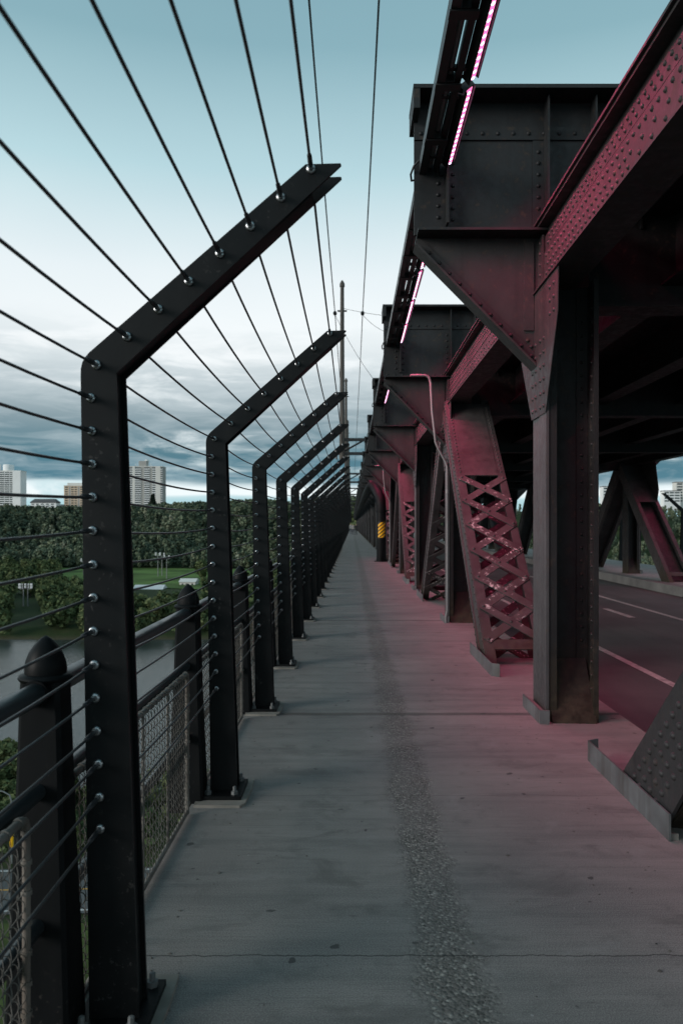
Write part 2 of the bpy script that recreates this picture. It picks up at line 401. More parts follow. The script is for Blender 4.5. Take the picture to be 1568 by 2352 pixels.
# ================================================================ CABLE FENCE
FS = 2.39 / 1829
PY1, PS = 2.39, 2.05
NPOST = 120
PX = -0.72
fpx = [(714, 388), (645, 453), (575, 519), (505, 582), (434, 646), (364, 710), (292, 773), (222, 838), (209, 914), (211, 990), (212, 1066), (213, 1142),
       (213, 1219), (214, 1297), (215, 1373), (215, 1450), (217, 1527), (219, 1603), (222, 1679), (226, 1755), (228, 1831), (230, 1904)]
FIT = [((a - 808) * FS, EYE + (1206 - b_) * FS) for a, b_ in fpx]      # x, z of the 22 cables

outline = [(-0.788, 0.03), (-0.814, 1.965), (-0.8135, 1.985), (-0.809, 2.004), (-0.800, 2.020), (-0.788, 2.034), (-0.139, 2.599), (-0.034, 2.602), (-0.032, 2.597), (-0.706, 1.972), (-0.639, 0.03)]
webc = [(-0.745, 0.03), (-0.7655, 1.955), (-0.742, 2.003), (-0.135, 2.535), (-0.118, 2.512), (-0.719, 1.977), (-0.652, 0.03)]
DP = 0.105
def P(poly): return [(x - PX, z) for x, z in poly]
pl_me = MB().prism(P(outline), 0.0, 0.012).mesh('plate', M['post'])
pl2_me = MB().prism(P(outline), DP - 0.012, DP).mesh('plate', M['post'])
web_me = MB().prism(P(webc), 0.012, DP - 0.012).mesh('web', M['post'])
base_me = MB().box(-0.105, 0.115, -0.10, DP + 0.10, 0.014, 0.034).mesh('base_plate', M['post'])
gp = MB().prism([(-0.128, -0.175), (0.12, -0.182), (0.143, -0.14), (0.150, 0.10), (0.143, DP + 0.165), (-0.13, DP + 0.16), (-0.138, 0.06)], 0.0, 0.014, 'z')
grout_me = gp.mesh('grout_pad', M['grout'])
bolt = MB(); bolt.lathe((0, 0, 0.034), [(0.019, 0), (0.019, 0.018), (0.010, 0.0185), (0.010, 0.042), (0.006, 0.045)], 6)
bolt_me = bolt.mesh('anchor_bolt', M['galv'])
ft = MB()
ft.tube([(0, 0.0, 0), (0, -0.004, 0), (0, -0.008, 0)], [0.0150, 0.0150, 0.011], 14)
fit_me = ft.mesh('washer', M['chrome'], True)
nut_me = MB().tube([(0, -0.0072, 0), (0, -0.018, 0)], 0.0095, 6).mesh('nut', M['chrome'])
fs_ = MB(); fs_.tube([(0, -0.016, 0), (0, -0.030, 0), (0, -0.031, 0), (0, -0.095, -0.0015), (0, -0.098, -0.0015)], [0.0068, 0.0068, 0.0078, 0.0070, 0.0050], 8)
sleeve_me = fs_.mesh('swage_sleeve', M['sleeve'], True)
allfit = MB()
for x, z in FIT: allfit.tube([(x - PX, -0.001, z), (x - PX, -0.007, z), (x - PX, -0.04, z)], [0.0165, 0.0155, 0.007], 6)
allfit_me = allfit.mesh('cable_fittings', M['chrome'])

def post_label(n):
    if n == 1: return 'nearest black steel fence post with bent arm, filling the left foreground'
    if n <= 10: return f'black bent-arm cable fence post, {ORD[n-1]} from the camera along the walkway'
    return 'black bent-arm cable fence post far along the receding walkway row'
def add_post(n, mirror=False):
    y = PY1 + PS * (n - 1)
    t = thing('fence_post', (PX if not mirror else 10.48 - PX, y, 0.0),
              post_label(n) if not mirror else f'black cable fence post on the far walkway across the road, {ORD[min(n-6,21)]} from the right', 'fence post',
              'bent-arm cable fence posts along the walkway' if not mirror else 'fence posts across the road', (-1 if mirror else 1, 1, 1))
    obj('plate', pl_me, t); obj('plate', pl2_me, t); obj('web', web_me, t)
    if mirror: return
    if n <= 25:
        obj('base_plate', base_me, t); obj('grout_pad', grout_me, t)
    if n <= 8:
        for bx, by in ((-0.07, -0.062), (0.075, -0.062), (-0.07, DP + 0.062), (0.080, DP + 0.062)): obj('anchor_bolt', bolt_me, t, (bx, by, 0))
        for x, z in FIT:
            w = obj('cable_fitting', fit_me, t, (x - PX, 0, z)); obj('swage_sleeve', sleeve_me, w); obj('nut', nut_me, w)
    elif n <= 40:
        stuffpart(obj('cable_fittings', allfit_me, t))
for n in range(0, NPOST + 1): add_post(n) if n > 0 else None
for n in range(6, 24): add_post(n, True)

names_c = ['uppermost cable of the fence, at the tips of the bent arms'] + \
          [f'black fence cable on the bent arms, {ORD[k]} down from the arm tips' for k in range(1, 7)] + \
          ['dark fence cable running through the elbows of the bent posts'] + \
          [f'steel cable between the upright posts, {ORD[k]} below the elbow cable' for k in range(0, 13)] + \
          ['lowest steel cable of the fence, above the wire mesh panels']
for k, (x, z) in enumerate(FIT):
    mb = MB(); pts = []
    for n in range(-1, 62):
        y0 = PY1 + PS * (n - 1)
        seg = 9 if n < 6 else (5 if n < 16 else 1)
        sag = (0.019 + 0.006 * rnd.uniform(-1, 1))
        for j in range(seg):
            u = j / seg
            pts.append((x, y0 + PS * u, z - sag * 4 * u * (1 - u)))
    mb.tube(pts, 0.0042, 8)
    tag(mb.build('fence_cable', M['cable'], None, True), names_c[k], 'cable', 'horizontal cables strung through the fence posts')

# ---------------- old railing behind it
RX = -0.905
body = MB()
def ring(hw, hd, z, ch=0.012): return [(-hw + ch, -hd, z), (hw - ch, -hd, z), (hw, -hd + ch, z), (hw, hd - ch, z), (hw - ch, hd, z), (-hw + ch, hd, z), (-hw, hd - ch, z), (-hw, -hd + ch, z)]
rings = [ring(0.096, 0.085, -0.05), ring(0.092, 0.08, 0.10), ring(0.072, 0.062, 0.62), ring(0.058, 0.055, 1.06)]
vv = [p for r in rings for p in r]; ff = []
for i in range(3):
    for k in range(8): ff.append((i * 8 + k, i * 8 + (k + 1) % 8, (i + 1) * 8 + (k + 1) % 8, (i + 1) * 8 + k))
ff.append(tuple(24 + k for k in range(8))); body._add(vv, ff)
rbody_me = body.mesh('shaft', M['rail'])
cap = MB().lathe((0, 0, 1.078), [(0.060, 0), (0.0605, 0.015), (0.057, 0.036), (0.048, 0.060), (0.033, 0.083), (0.015, 0.102), (0.003, 0.110)], 14)
cap_me = cap.mesh('cap', M['rail'], True)
rim = MB().lathe((0, 0, 1.056), [(0.060, -0.006), (0.074, 0.002), (0.078, 0.010), (0.074, 0.018), (0.056, 0.024)], 16)
rim_me = rim.mesh('rim', M['rail'], True)
collar = MB().tube([(0, -0.085, 1.03), (0, 0.085, 1.03)], 0.041, 12)
collar_me = collar.mesh('collar', M['rail'], True)
for n in range(1, 26):
    y = 2.355 + PS * (n - 1)
    lab = 'nearest old black railing post with pointed cap, left edge of the picture' if n == 1 else (
        f'old black railing post with pointed cap, {ORD[n-1]} from the camera' if n <= 5 else 'old black railing post hidden among the fence posts far down the walkway')
    t = thing('railing_post', (RX, y, 0), lab, 'railing post', 'old railing posts along the bridge edge')
    obj('shaft', rbody_me, t)
    if n <= 20:
        c_ = obj('cap', cap_me, t); obj('rim', rim_me, c_); obj('collar', collar_me, t)
for nm, z, r, lab in (('handrail', 1.03, 0.033, 'thick round black top rail of the old railing'), ('handrail', 0.745, 0.024, 'middle black pipe of the old railing, behind the mesh frame tops'),
                      ('handrail', 0.36, 0.024, 'lower black pipe of the old railing, seen through the mesh')):
    mb = MB().tube([(RX, -4, z), (RX, 6, z), (RX, 40, z), (RX, 150, z)], r, 14)
    tag(mb.build(nm, M['handrail'], None, True), lab, 'pipe rail', 'pipe rails of the old railing')

# ---------------- crimped wire mesh panels
MX = -0.858; PL, PZ0, PZ1 = 1.755, 0.01, 0.745
def mesh_panel(crimp):
    V = []; F = []; step = 0.047; r = 0.0019
    rs = np.random.RandomState(3)
    for sgn in (1, -1):
        c0 = -PZ1 if sgn == 1 else 0.0
        for k in range(int((PL + PZ1) / step) + 2):
            c = c0 + k * step                        # y = c + sgn*(z)
            zs, ze = PZ0, PZ1
            if sgn == 1: zs = max(zs, -c); ze = min(ze, PL - c)
            else: zs = max(zs, c - PL); ze = min(ze, c)
            if ze - zs < 0.03: continue
            m_ = max(2, int((ze - zs) / (step / 8)) + 1) if crimp else 2
            zz = np.linspace(zs, ze, m_); yy = c + sgn * zz
            ph = 2 * np.pi * zz / step + rs.uniform(-0.3, 0.3)
            am = 0.0062 if crimp else 0.0
            pts = np.stack([MX * 0 + am * 0.8 * np.cos(ph) + 0.004 * np.sin(yy * 5 + zz * 3), yy + sgn * -am * np.sin(ph) * 0.9, zz + am * np.sin(ph) * 0.9], 1)
            b0 = len(V)
            for p in pts:
                for a in range(3):
                    V.append((p[0] + r * math.cos(a * 2.0944), p[1] + r * math.sin(a * 2.0944) * 0.7, p[2] + r * math.sin(a * 2.0944) * 0.7 * -sgn))
            for i in range(m_ - 1):
                for a in range(3):
                    F.append((b0 + i * 3 + a, b0 + i * 3 + (a + 1) % 3, b0 + (i + 1) * 3 + (a + 1) % 3, b0 + (i + 1) * 3 + a))
    return np_mesh('wire_mesh', V, F, M['wire'])
wm_hi, wm_lo = mesh_panel(True), mesh_panel(False)
fr = MB()
pr = [(0, 0, PZ0), (0, 0, PZ1 - 0.03), (0, 0.010, PZ1 - 0.008), (0, 0.03, PZ1), (0, PL - 0.03, PZ1), (0, PL - 0.010, PZ1 - 0.008), (0, PL, PZ1 - 0.03), (0, PL, PZ0)]
fr.tube(pr, 0.0115, 8)
fr_me = fr.mesh('panel_frame', M['frame'], True)
sill_me = MB().tube([(0, 0, PZ0 + 0.01), (0, PL, PZ0 + 0.01)], 0.0115, 8).mesh('bottom_bar', M['frame'], True)
stile_me = MB().tube([(0, 0, PZ0), (0, 0, PZ1)], 0.006, 6).mesh('stile', M['frame'], True)
cl = MB()
for k in range(22):
    y = 0.05 + k * (PL - 0.1) / 21; cl.tube([(0, y - 0.006, PZ1), (0, y + 0.006, PZ1)], 0.0155, 8)
for k in range(9):
    for y in (0, PL): cl.tube([(0, y, 0.06 + k * 0.08), (0, y, 0.072 + k * 0.08)], 0.0155, 8)
clip_me = cl.mesh('wire_ties', M['wire'], True)
for n in range(0, 40):
    y = 2.395 - PS + PS * n
    lab = ['nearest crimped wire mesh panel, bottom left corner', 'wire mesh panel between the nearest and second fence posts'][n] if n < 2 else (
        f'wire mesh panel of the railing, {ORD[n]} from the camera' if n < 6 else 'wire mesh railing panel far along the fence')
    t = thing('mesh_panel', (MX, y, 0), lab, 'mesh panel', 'wire mesh panels of the railing')
    obj('panel_frame', fr_me, t); stuffpart(obj('wire_mesh', wm_hi if n < 5 else wm_lo, t))
    if n < 8:
        obj('bottom_bar', sill_me, t)
        for k in range(1, 4): obj('stile', stile_me, t, (0, PL * k / 4, 0))
    if n < 6: stuffpart(obj('wire_ties', clip_me, t))

# ================================================================ TRUSS (near side; far side mirrored about the road)
MIR = 10.48
def rivets(mb, pts, nrm, r=0.017, h=0.013, n=7):
    for p in pts: mb.dome(p, nrm, r, h, n)

# ---- column
def column_meshes():
    D = {}
    D['cover_plate'] = MB().box(1.490, 1.5115, -0.235, -0.015, 0, 3.40).mesh('cover_plate', M['steel_strip'])
    D['cover_plate2'] = MB().box(1.498, 1.5115, 0.015, 0.235, 0, 3.40).mesh('cover_plate', M['steel_strip'])
    D['left_channel'] = MB().prism([(1.512, -0.225), (1.575, -0.225), (1.575, -0.205), (1.530, -0.205), (1.530, 0.205), (1.60, 0.205), (1.60, 0.225), (1.512, 0.225)], 0, 3.40, 'z').mesh('left_channel', M['steel_col'])
    D['right_channel'] = MB().prism([(1.886, -0.26), (1.886, 0.225), (1.80, 0.225), (1.80, 0.205), (1.868, 0.205), (1.868, -0.15), (1.850, -0.15), (1.850, -0.26)], 0, 3.40, 'z').mesh('right_channel', M['steel_col'])
    D['web'] = MB().box(1.531, 1.867, -0.010, 0.008, 0, 3.40).mesh('web', M['steel_col'])
    D['web_angle'] = MB().box(1.78, 1.8675, -0.028, -0.0105, 0, 3.4).mesh('web_angle', M['steel_col'])
    D['web_angle2'] = MB().box(1.5305, 1.61, -0.028, -0.0105, 0, 3.4).mesh('web_angle', M['steel_col'])
    D['skirt'] = MB().hexa([(1.532, -0.27, -0.02), (1.866, -0.29, -0.05), (1.866, -0.05, -0.02), (1.532, -0.05, -0.02),
                            (1.532, -0.27, 0.006), (1.866, -0.29, 0.004), (1.849, -0.03, 0.46), (1.532, -0.03, 0.46)]).mesh('skirt', M['steel_col'])
    rv = MB()
    rivets(rv, [(1.850, -0.20, 0.25 + k * 0.105) for k in range(29)], (-1, 0, 0), 0.014, 0.011)
    rivets(rv, [(1.82, -0.028, 0.6 + k * 0.105) for k in range(25)], (0, -1, 0), 0.014, 0.011)
    rivets(rv, [(1.57, -0.028, 0.6 + k * 0.105) for k in range(25)], (0, -1, 0), 0.014, 0.011)
    D['rivets'] = rv.mesh('rivets', M['steel_col'], True)
    D['base_guard'] = MB().prism([(1.425, -0.30), (1.50, -0.305), (1.50, -0.295), (1.435, -0.29), (1.435, 0.30), (1.425, 0.30)], 0.0, 0.105, 'z').mesh('base_guard', M['galv'])
    D['pad'] = MB().box(1.4352, 1.489, -0.288, 0.29, 0, 0.075).mesh('pad', M['grout'])
    g = [(-0.235, 2.38), (0.235, 2.38), (0.62, 2.92), (0.70, 3.385), (-0.62, 3.385), (-0.60, 3.06)]
    D['gusset_s'] = MB().prism(g, 1.484, 1.4895, 'x').mesh('gusset', M['steel'])
    rv = MB()
    rivets(rv, [(1.484, yy, 2.44 + k * 0.105) for k in range(6) for yy in (-0.19, -0.08, 0.08, 0.19)], (-1, 0, 0))
    rivets(rv, [(1.484, yy, 2.9 + k * 0.1) for k in range(2, 5) for yy in (-0.5, -0.38, 0.34, 0.46, 0.58)], (-1, 0, 0))
    D['gusset_s_r'] = rv.mesh('gusset_rivets', M['steel'], True)
    g = [(-0.235, 1.95), (0.235, 1.95), (0.55, 2.15), (1.55, 2.02), (1.75, 2.55), (1.5, 3.385), (-1.5, 3.385), (-1.75, 2.55), (-1.55, 2.02), (-0.55, 2.15)]
    D['gusset_l'] = MB().prism(g, 1.482, 1.4895, 'x').mesh('gusset', M['steel'])
    rv = MB()
    for sgn in (-1, 1):
        for k in range(8):
            for w in (-0.14, -0.05, 0.05, 0.14):
                zz = 2.06 + k * 0.095; yy = sgn * (1.60 - (zz - 1.9) * 1.137 * 0.9) + w
                rv.dome((1.482, yy, zz), (-1, 0, 0), 0.017, 0.013, 7)
    rivets(rv, [(1.482, yy, 2.02 + k * 0.105) for k in range(12) for yy in (-0.19, -0.08, 0.08, 0.19)], (-1, 0, 0))
    D['gusset_l_r'] = rv.mesh('gusset_rivets', M['steel'], True)
    return D
CM = column_meshes()
def add_column(i, far=False):
    y = colY(i)
    if far:
        lab = f'dark steel truss column across the road behind the far kerb, {ORD[i-1]} from the camera'
        if i == 4: lab = 'steel truss column across the road under the wide gusset, between two leaning braces'
    else:
        lab = {1: 'nearest dark steel truss column standing on the right edge of the walkway', 2: 'dark truss column with a grey conduit on its face, second from camera'}.get(i) or (
            f'dark truss column beside the walkway, {ORD[i-1]} from the camera' if 0 < i <= 6 else 'dark truss column far along the right side of the walkway')
        if i == 0: return
    t = thing('truss_column', (0 if not far else MIR, y, 0), lab, 'column', 'truss columns across the road' if far else 'truss columns beside the walkway', (-1 if far else 1, 1, 1))
    for k in ('cover_plate', 'cover_plate2', 'left_channel', 'right_channel', 'web', 'web_angle', 'web_angle2')[:7 if i < 10 else 5]: obj(CM[k].name.split('.')[0], CM[k], t)
    big = (i % 2 == 0); g = 'gusset_l' if (big and far) else 'gusset_s'
    go = obj('gusset', CM[g], t)
    if i <= 12:
        stuffpart(obj('rivets', CM[g + '_r'], go)); stuffpart(obj('rivets', CM['rivets'], t))
        obj('skirt', CM['skirt'], t); obj('base_guard', CM['base_guard'], t); obj('pad', CM['pad'], t)
for i in range(1, NCOL): add_column(i)
for i in range(1, 14): add_column(i, True)

# ---- diagonal brace: local origin on the walkway at the brace's centre line, leaning to +y
SL = 1.137; UL = math.hypot(SL, 1); U = Vector((0, SL / UL, 1 / UL)); N_ = Vector((0, -1 / UL, SL / UL))
def sp(s, w, d): return U * s + N_ * d + Vector((w, 0, 0))
def obox(mb, s0, s1, w0, w1, d0, d1):
    mb.hexa([sp(s0, w0, d0), sp(s0, w1, d0), sp(s0, w1, d1), sp(s0, w0, d1), sp(s1, w0, d0), sp(s1, w1, d0), sp(s1, w1, d1), sp(s1, w0, d1)]); return mb
LEN = 3.3 * UL
def diag_meshes():
    D = {}
    W0, W1, H = 1.45, 2.11, 0.20
    D['side_plate'] = obox(MB(), -0.6, LEN, W0, W0 + 0.014, -H, H).mesh('side_plate', M['steel_lat'])
    D['side_plate2'] = obox(MB(), -0.6, LEN, W1 - 0.014, W1, -H, H).mesh('side_plate', M['steel_lat'])
    D['fl'] = []
    for d0, d1 in ((H - 0.014, H + 0.002), (-H - 0.002, -H + 0.014)):
        D['fl'] += [obox(MB(), -0.6, LEN, W0 + 0.0145, W0 + 0.10, d0, d1).mesh('flange', M['steel_lat']), obox(MB(), -0.6, LEN, W1 - 0.10, W1 - 0.0145, d0, d1).mesh('flange', M['steel_lat'])]
    for d0, d1 in ((H - 0.10, H - 0.0145), (-H + 0.0145, -H + 0.10)):
        D['fl'] += [obox(MB(), -0.6, LEN, W0 - 0.012, W0 - 0.0005, d0, d1).mesh('edge_angle', M['steel_lat'])]
    D['tie_plate'] = obox(MB(), 3.10, LEN - 0.1, W0 + 0.101, W1 - 0.101, H - 0.010, H + 0.006).mesh('tie_plate', M['steel_lat'])
    D['tie_plate2'] = obox(MB(), 0.02, 0.16, W0 + 0.101, W1 - 0.101, H - 0.010, H + 0.004).mesh('tie_plate', M['steel_lat'])
    rv = MB(); s = -0.05
    while s < LEN - 0.1:
        for d in (H - 0.045, -H + 0.045):
            p = sp(s, W0 - 0.012, d); rv.dome(p, (-1, 0, 0), 0.016, 0.012, 7)
        if s > 2.0:
            rv.dome(sp(s + 0.05, W0 - 0.012, H - 0.080), (-1, 0, 0), 0.016, 0.012, 7)
        if s > 3.1:
            rv.dome(sp(s, W0 + 0.05, H + 0.002), N_, 0.016, 0.012, 7); rv.dome(sp(s, W1 - 0.05, H + 0.002), N_, 0.016, 0.012, 7)
        s += 0.118 if s < 2.0 else 0.085
    D['rivets'] = rv.mesh('rivets', M['steel_lat'], True)
    # lacing bars: one mesh for each slope, reused
    step = 0.478; iw0, iw1 = W0 + 0.05, W1 - 0.05; bars = []; lr = MB()
    L = math.hypot(step, iw1 - iw0); ux = (iw1 - iw0) / L; us = step / L; hw = 0.050
    for sgn in (1, -1):
        mb = MB(); c = []
        dlev = 0.004 if sgn == 1 else 0.0155
        for a, b_ in ((-1, -1), (1, -1), (1, 1), (-1, 1)):
            along = a * (L / 2 + 0.03); across = b_ * hw
            w = along * ux - across * us * sgn; s_ = along * us * sgn + across * ux
            c.append((s_, w))
        lo = [U * s_ + Vector((w, 0, 0)) + N_ * dlev for s_, w in c]; hi = [p + N_ * 0.0105 for p in lo]
        mb.hexa(lo + hi)
        for k in range(6):
            for e in (-1, 1):
                lr.dome(sp(0.40 + k * 0.478, 1.78, 0.20) + Vector((e * L / 2 * ux, 0, 0)) + U * (e * L / 2 * us * sgn) + N_ * (dlev + 0.0105), N_, 0.019, 0.014, 7)
            if sgn == -1: lr.dome(sp(0.40 + k * 0.478, 1.78, 0.20) + N_ * (dlev + 0.0105), N_, 0.019, 0.014, 7)
        bars.append(mb.mesh('lacing_bar', M['steel_bar'], False))
    D['cover'] = obox(MB(), -0.6, LEN, W0 + 0.1005, W1 - 0.1005, -0.02, 0.0).mesh('cover_plate', M['steel'])
    D['bars'] = bars; D['lr'] = lr.mesh('lacing_rivets', M['steel_lat'], True)
    D['base_guard'] = MB().prism([(1.395, -0.78), (1.47, -0.83), (1.475, -0.82), (1.405, -0.775), (1.405, 0.68), (1.395, 0.68)], 0.0, 0.13, 'z').mesh('base_guard', M['galv'])
    D['pad'] = MB().box(1.4055, 1.449, -0.76, 0.66, 0.0, 0.03).mesh('pad', M['grout'])
    return D
DM = diag_meshes()
def add_diag(yb, lean, lab, group, far=False, lod=0, near=False):
    t = thing('truss_brace', (0 if not far else MIR, yb, 0), lab, 'brace', group, (-1 if far else 1, lean, 1))
    for k in ('side_plate', 'side_plate2', 'tie_plate', 'tie_plate2'): obj(DM[k].name.split('.')[0], DM[k], t)
    for me in DM['fl']: obj(me.name.split('.')[0], me, t)
    if lod < 2:
        stuffpart(obj('rivets', DM['rivets'], t)); stuffpart(obj('lacing_rivets', DM['lr'], t)); obj('base_guard', DM['base_guard'], t); obj('pad', DM['pad'], t)
        for face in ((0.20, -0.2145) if lod == 0 else (0.20,)):
            for k in range(6):
                c = sp(0.40 + k * 0.478, 1.78, face)
                for me in DM['bars']: obj('lacing_bar', me, t, c)
    return t
OFF = 3.84
add_diag(4.29, -1, 'broad riveted foot of a leaning brace cut off by the right edge', 'leaning truss braces beside the walkway', near=True)
k_ = 0
for i in range(2, NCOL, 2):
    for lean, yb in ((1, colY(i) - OFF), (-1, colY(i) + OFF)):
        lab = 'crisscross laced steel brace lit pink, leaning between the two nearest columns' if k_ == 0 else (
            f'leaning laced truss brace beside the walkway, {ORD[k_+1]} from the camera' if k_ < 8 else 'leaning truss brace far down the right side of the walkway')
        add_diag(yb, lean, lab, 'leaning truss braces beside the walkway', lod=0 if k_ < 2 else (1 if k_ < 5 else 2)); k_ += 1
for i in (2, 4, 6, 8):
    for lean, yb in ((1, colY(i) - OFF), (-1, colY(i) + OFF)):
        lab = 'leaning steel brace across the road' + (', lit pink, right of the far wide gusset' if (i == 4 and lean == 1) else f', {"near" if lean == 1 else "far"} leg of the {ORD[i//2-1]} gusset from the camera')
        fo = add_diag(yb, lean, lab, 'leaning truss braces across the road', far=True, lod=2)
        obj('cover_plate', DM['cover'], fo)
# riveted foot plate of the nearest brace: every rivet its own piece
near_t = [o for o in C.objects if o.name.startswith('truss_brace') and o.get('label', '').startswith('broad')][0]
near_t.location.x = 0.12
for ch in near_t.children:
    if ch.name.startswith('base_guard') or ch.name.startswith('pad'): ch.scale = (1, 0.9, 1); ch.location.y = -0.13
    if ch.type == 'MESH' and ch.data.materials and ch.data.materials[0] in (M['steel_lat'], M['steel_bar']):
        ch.material_slots[0].link = 'OBJECT'; ch.material_slots[0].material = M['steel_col']  # shade-toned column steel stands in for the dark void below the foot plate
gpl = MB().prism([(-0.33, 0.03), (0.40, 0.06), (0.62, 0.30), (0.62 + 1.137 * 2.0, 2.3), (-0.33 + 1.137 * 2.27, 2.3)], 1.418, 1.4375, 'x').build('foot_plate', M['steel'], near_t)
rme = MB().dome((0, 0, 0), (-1, 0, 0), 0.0195, 0.016, 10).mesh('rivet', M['steel'], True)
for k in range(14):
    for j in range(8):
        s_ = 0.13 + k * 0.098 + (0.049 if j % 2 else 0); q = -0.17 + j * 0.092
        yy = s_ * SL / UL * 1.0 + q * 1.25; zz = s_ / UL
        if zz < 0.07 or yy < -0.33 + 1.137 * (zz - 0.03) + 0.035: continue
        if yy > min(0.40 + (zz - 0.06) * 0.92, 0.62 + 1.137 * (zz - 0.3)) - 0.04: continue
        obj('rivet', rme, gpl, (1.418, yy, zz))

# ---- edge girder between brackets (local y 0..S), X about 1.53
GZ0, GZ1 = 3.40, 3.90
gm = {}
gm['web'] = MB().box(1.556, 1.574, 0.012, S - 0.012, GZ0, GZ1).mesh('web', M['steel'])
gm['lower_plate'] = MB().box(1.530, 1.5555, 0.012, S - 0.012, GZ0 + 0.0005, 3.685).mesh('lower_plate', M['steel'])
gm['upper_plate'] = MB().box(1.538, 1.5555, 0.012, S - 0.012, 3.70, 3.815).mesh('upper_plate', M['steel'])
gm['top_flange'] = MB().box(1.455, 1.76, 0.012, S - 0.012, 3.9005, 3.918).mesh('top_flange', M['steel'])
gm['flange_angle'] = MB().box(1.475, 1.5555, 0.012, S - 0.012, 3.880, 3.900).mesh('flange_angle', M['steel'])
gm['bottom_flange'] = MB().box(1.468, 1.76, 0.012, S + 0.012, 3.3865, 3.3995).mesh('bottom_flange', M['steel'])
gm['end_angle'] = MB().box(1.5145, 1.5295, S - 0.16, S - 0.013, 3.405, 3.83).mesh('end_angle', M['steel'])
rv = MB(); y = 0.25; k = 0
while y < S - 0.22:
    dense = y > S - 2.2 or y < 2.2
    for j, z in enumerate((3.435, 3.50, 3.565, 3.64)):
        if j in (1, 2) and not dense and k % 2: continue
        rv.dome((1.530, y + (0.04 if j % 2 else 0), z), (-1, 0, 0), 0.0165, 0.013, 7)
    rv.dome((1.538, y + 0.02, 3.735), (-1, 0, 0), 0.0155, 0.012, 7)
    rv.dome((1.538, y - 0.02, 3.785), (-1, 0, 0), 0.0155, 0.012, 7)
    y += 0.088; k += 1
for k in range(5): rv.dome((1.5145, S - 0.09, 3.44 + k * 0.085), (-1, 0, 0), 0.0165, 0.013, 7)
gm['rivets'] = rv.mesh('rivets', M['steel'], True)
def add_girder(i, far=False):
    y = colY(i) + 0.15
    lab = ['riveted edge girder sweeping overhead to the top right corner', 'riveted edge girder in the second bay, lit pink above the lattice'][i] if (i < 2 and not far) else (
        (f'riveted edge girder over the far kerb across the road, {ORD[i]} bay from camera') if far else (f'riveted edge girder above the walkway, {ORD[i]} bay from camera' if i < 5 else 'edge girder far along the truss'))
    t = thing('edge_girder', (0 if not far else MIR, y, 0), lab, 'girder', 'edge girders across the road' if far else 'edge girders above the walkway', (-1 if far else 1, 1, 1))
    for k in ('web', 'lower_plate', 'upper_plate', 'top_flange', 'flange_angle', 'bottom_flange', 'end_angle'): obj(k, gm[k], t)
    if i < 8: stuffpart(obj('rivets', gm['rivets'], t))
for i in range(-1, NCOL - 1):
    if i >= 0: add_girder(i)
for i in range(2, 12): add_girder(i, True)

# ---- bracket: overhanging floor-beam end plus triangular knee (local y 0 = web plane)
bm_ = {}
BX0, BX1 = 0.505, 2.46
bm_['web'] = MB().box(BX0, BX1, -0.008, 0.008, 3.875, 5.02).mesh('web', M['steel_dark'])
bm_['top_flange'] = MB().box(BX0 - 0.022, BX1 + 0.05, -0.245, 0.245, 4.955, 4.985).mesh('top_flange', M['steel_dark'])
bm_['end_lip'] = MB().box(BX0 - 0.02, BX0 + 0.03, -0.24, 0.24, 4.80, 4.9545).mesh('end_lip', M['steel_dark'])
bm_['bottom_flange'] = MB().box(BX0 + 0.02, 1.60, -0.20, 0.20, 3.855, 3.8745).mesh('bottom_flange', M['steel_dark'])
stiff = [MB().box(*q).mesh('stiffener', M['steel_dark']) for q in ((0.760, 0.778, -0.115, -0.0085, 3.945, 4.80), (0.7785, 0.86, -0.022, -0.0085, 3.945, 4.645), (1.47, 1.56, -0.022, -0.0085, 3.945, 4.645),
    (1.5605, 1.575, -0.16, -0.0085, 3.88, 4.945), (1.94, 1.955, -0.16, -0.0085, 3.88, 4.945), (2.30, 2.315, -0.16, -0.0085, 3.88, 4.945))]
angs = [MB().box(*q).mesh('angle', M['steel_dark']) for q in ((BX0 + 0.001, 1.559, -0.026, -0.0088, 3.8755, 3.9445), (BX0 + 0.001, BX1, -0.026, -0.0088, 4.65, 4.7545), (BX0 + 0.001, 0.759, -0.020, -0.0085, 3.9455, 4.64))]
rv = MB()
rivets(rv, [(x_, -0.026, 3.912) for x_ in np.arange(0.56, 1.53, 0.125)], (0, -1, 0), 0.018, 0.014)
rivets(rv, [(x_, -0.026, 4.70) for x_ in np.arange(0.56, 2.4, 0.125)], (0, -1, 0), 0.018, 0.014)
rivets(rv, [(0.70, -0.020, z) for z in np.arange(4.02, 4.62, 0.092)], (0, -1, 0), 0.018, 0.014)
rivets(rv, [(0.82, -0.022, z) for z in np.arange(4.00, 4.62, 0.092)], (0, -1, 0), 0.018, 0.014)
rivets(rv, [(1.515, -0.022, z) for z in np.arange(4.00, 4.62, 0.092)], (0, -1, 0), 0.018, 0.014)
bm_['rivets'] = rv.mesh('rivets', M['steel_dark'], True)
KT, KB = (0.530, 3.8545), (1.545, 2.83)
knee = [(0.530, 3.854), (0.530, 3.775), (1.490, 2.805), (1.575, 2.835), (1.575, 3.854)]
bm_['knee_plate'] = MB().prism(knee, -0.008, 0.008).mesh('knee_plate', M['steel'])
ku = Vector((1.490 - 0.530, 0, 2.805 - 3.775)).normalized(); kn = Vector((-ku.z, 0, ku.x)) * -1
def kbox(mb, s0, s1, y0, y1, d0, d1):
    o_ = Vector((0.530, 0, 3.775)); c = []
    for s_ in (s0, s1):
        for yy, dd in ((y0, d0), (y1, d0), (y1, d1), (y0, d1)): c.append(o_ + ku * s_ + kn * dd + Vector((0, yy, 0)))
    mb.hexa(c)
    return mb
KL = math.hypot(0.96, 0.97)
kf = MB(); kbox(kf, -0.02, KL + 0.02, -0.105, 0.105, 0.0, 0.016)
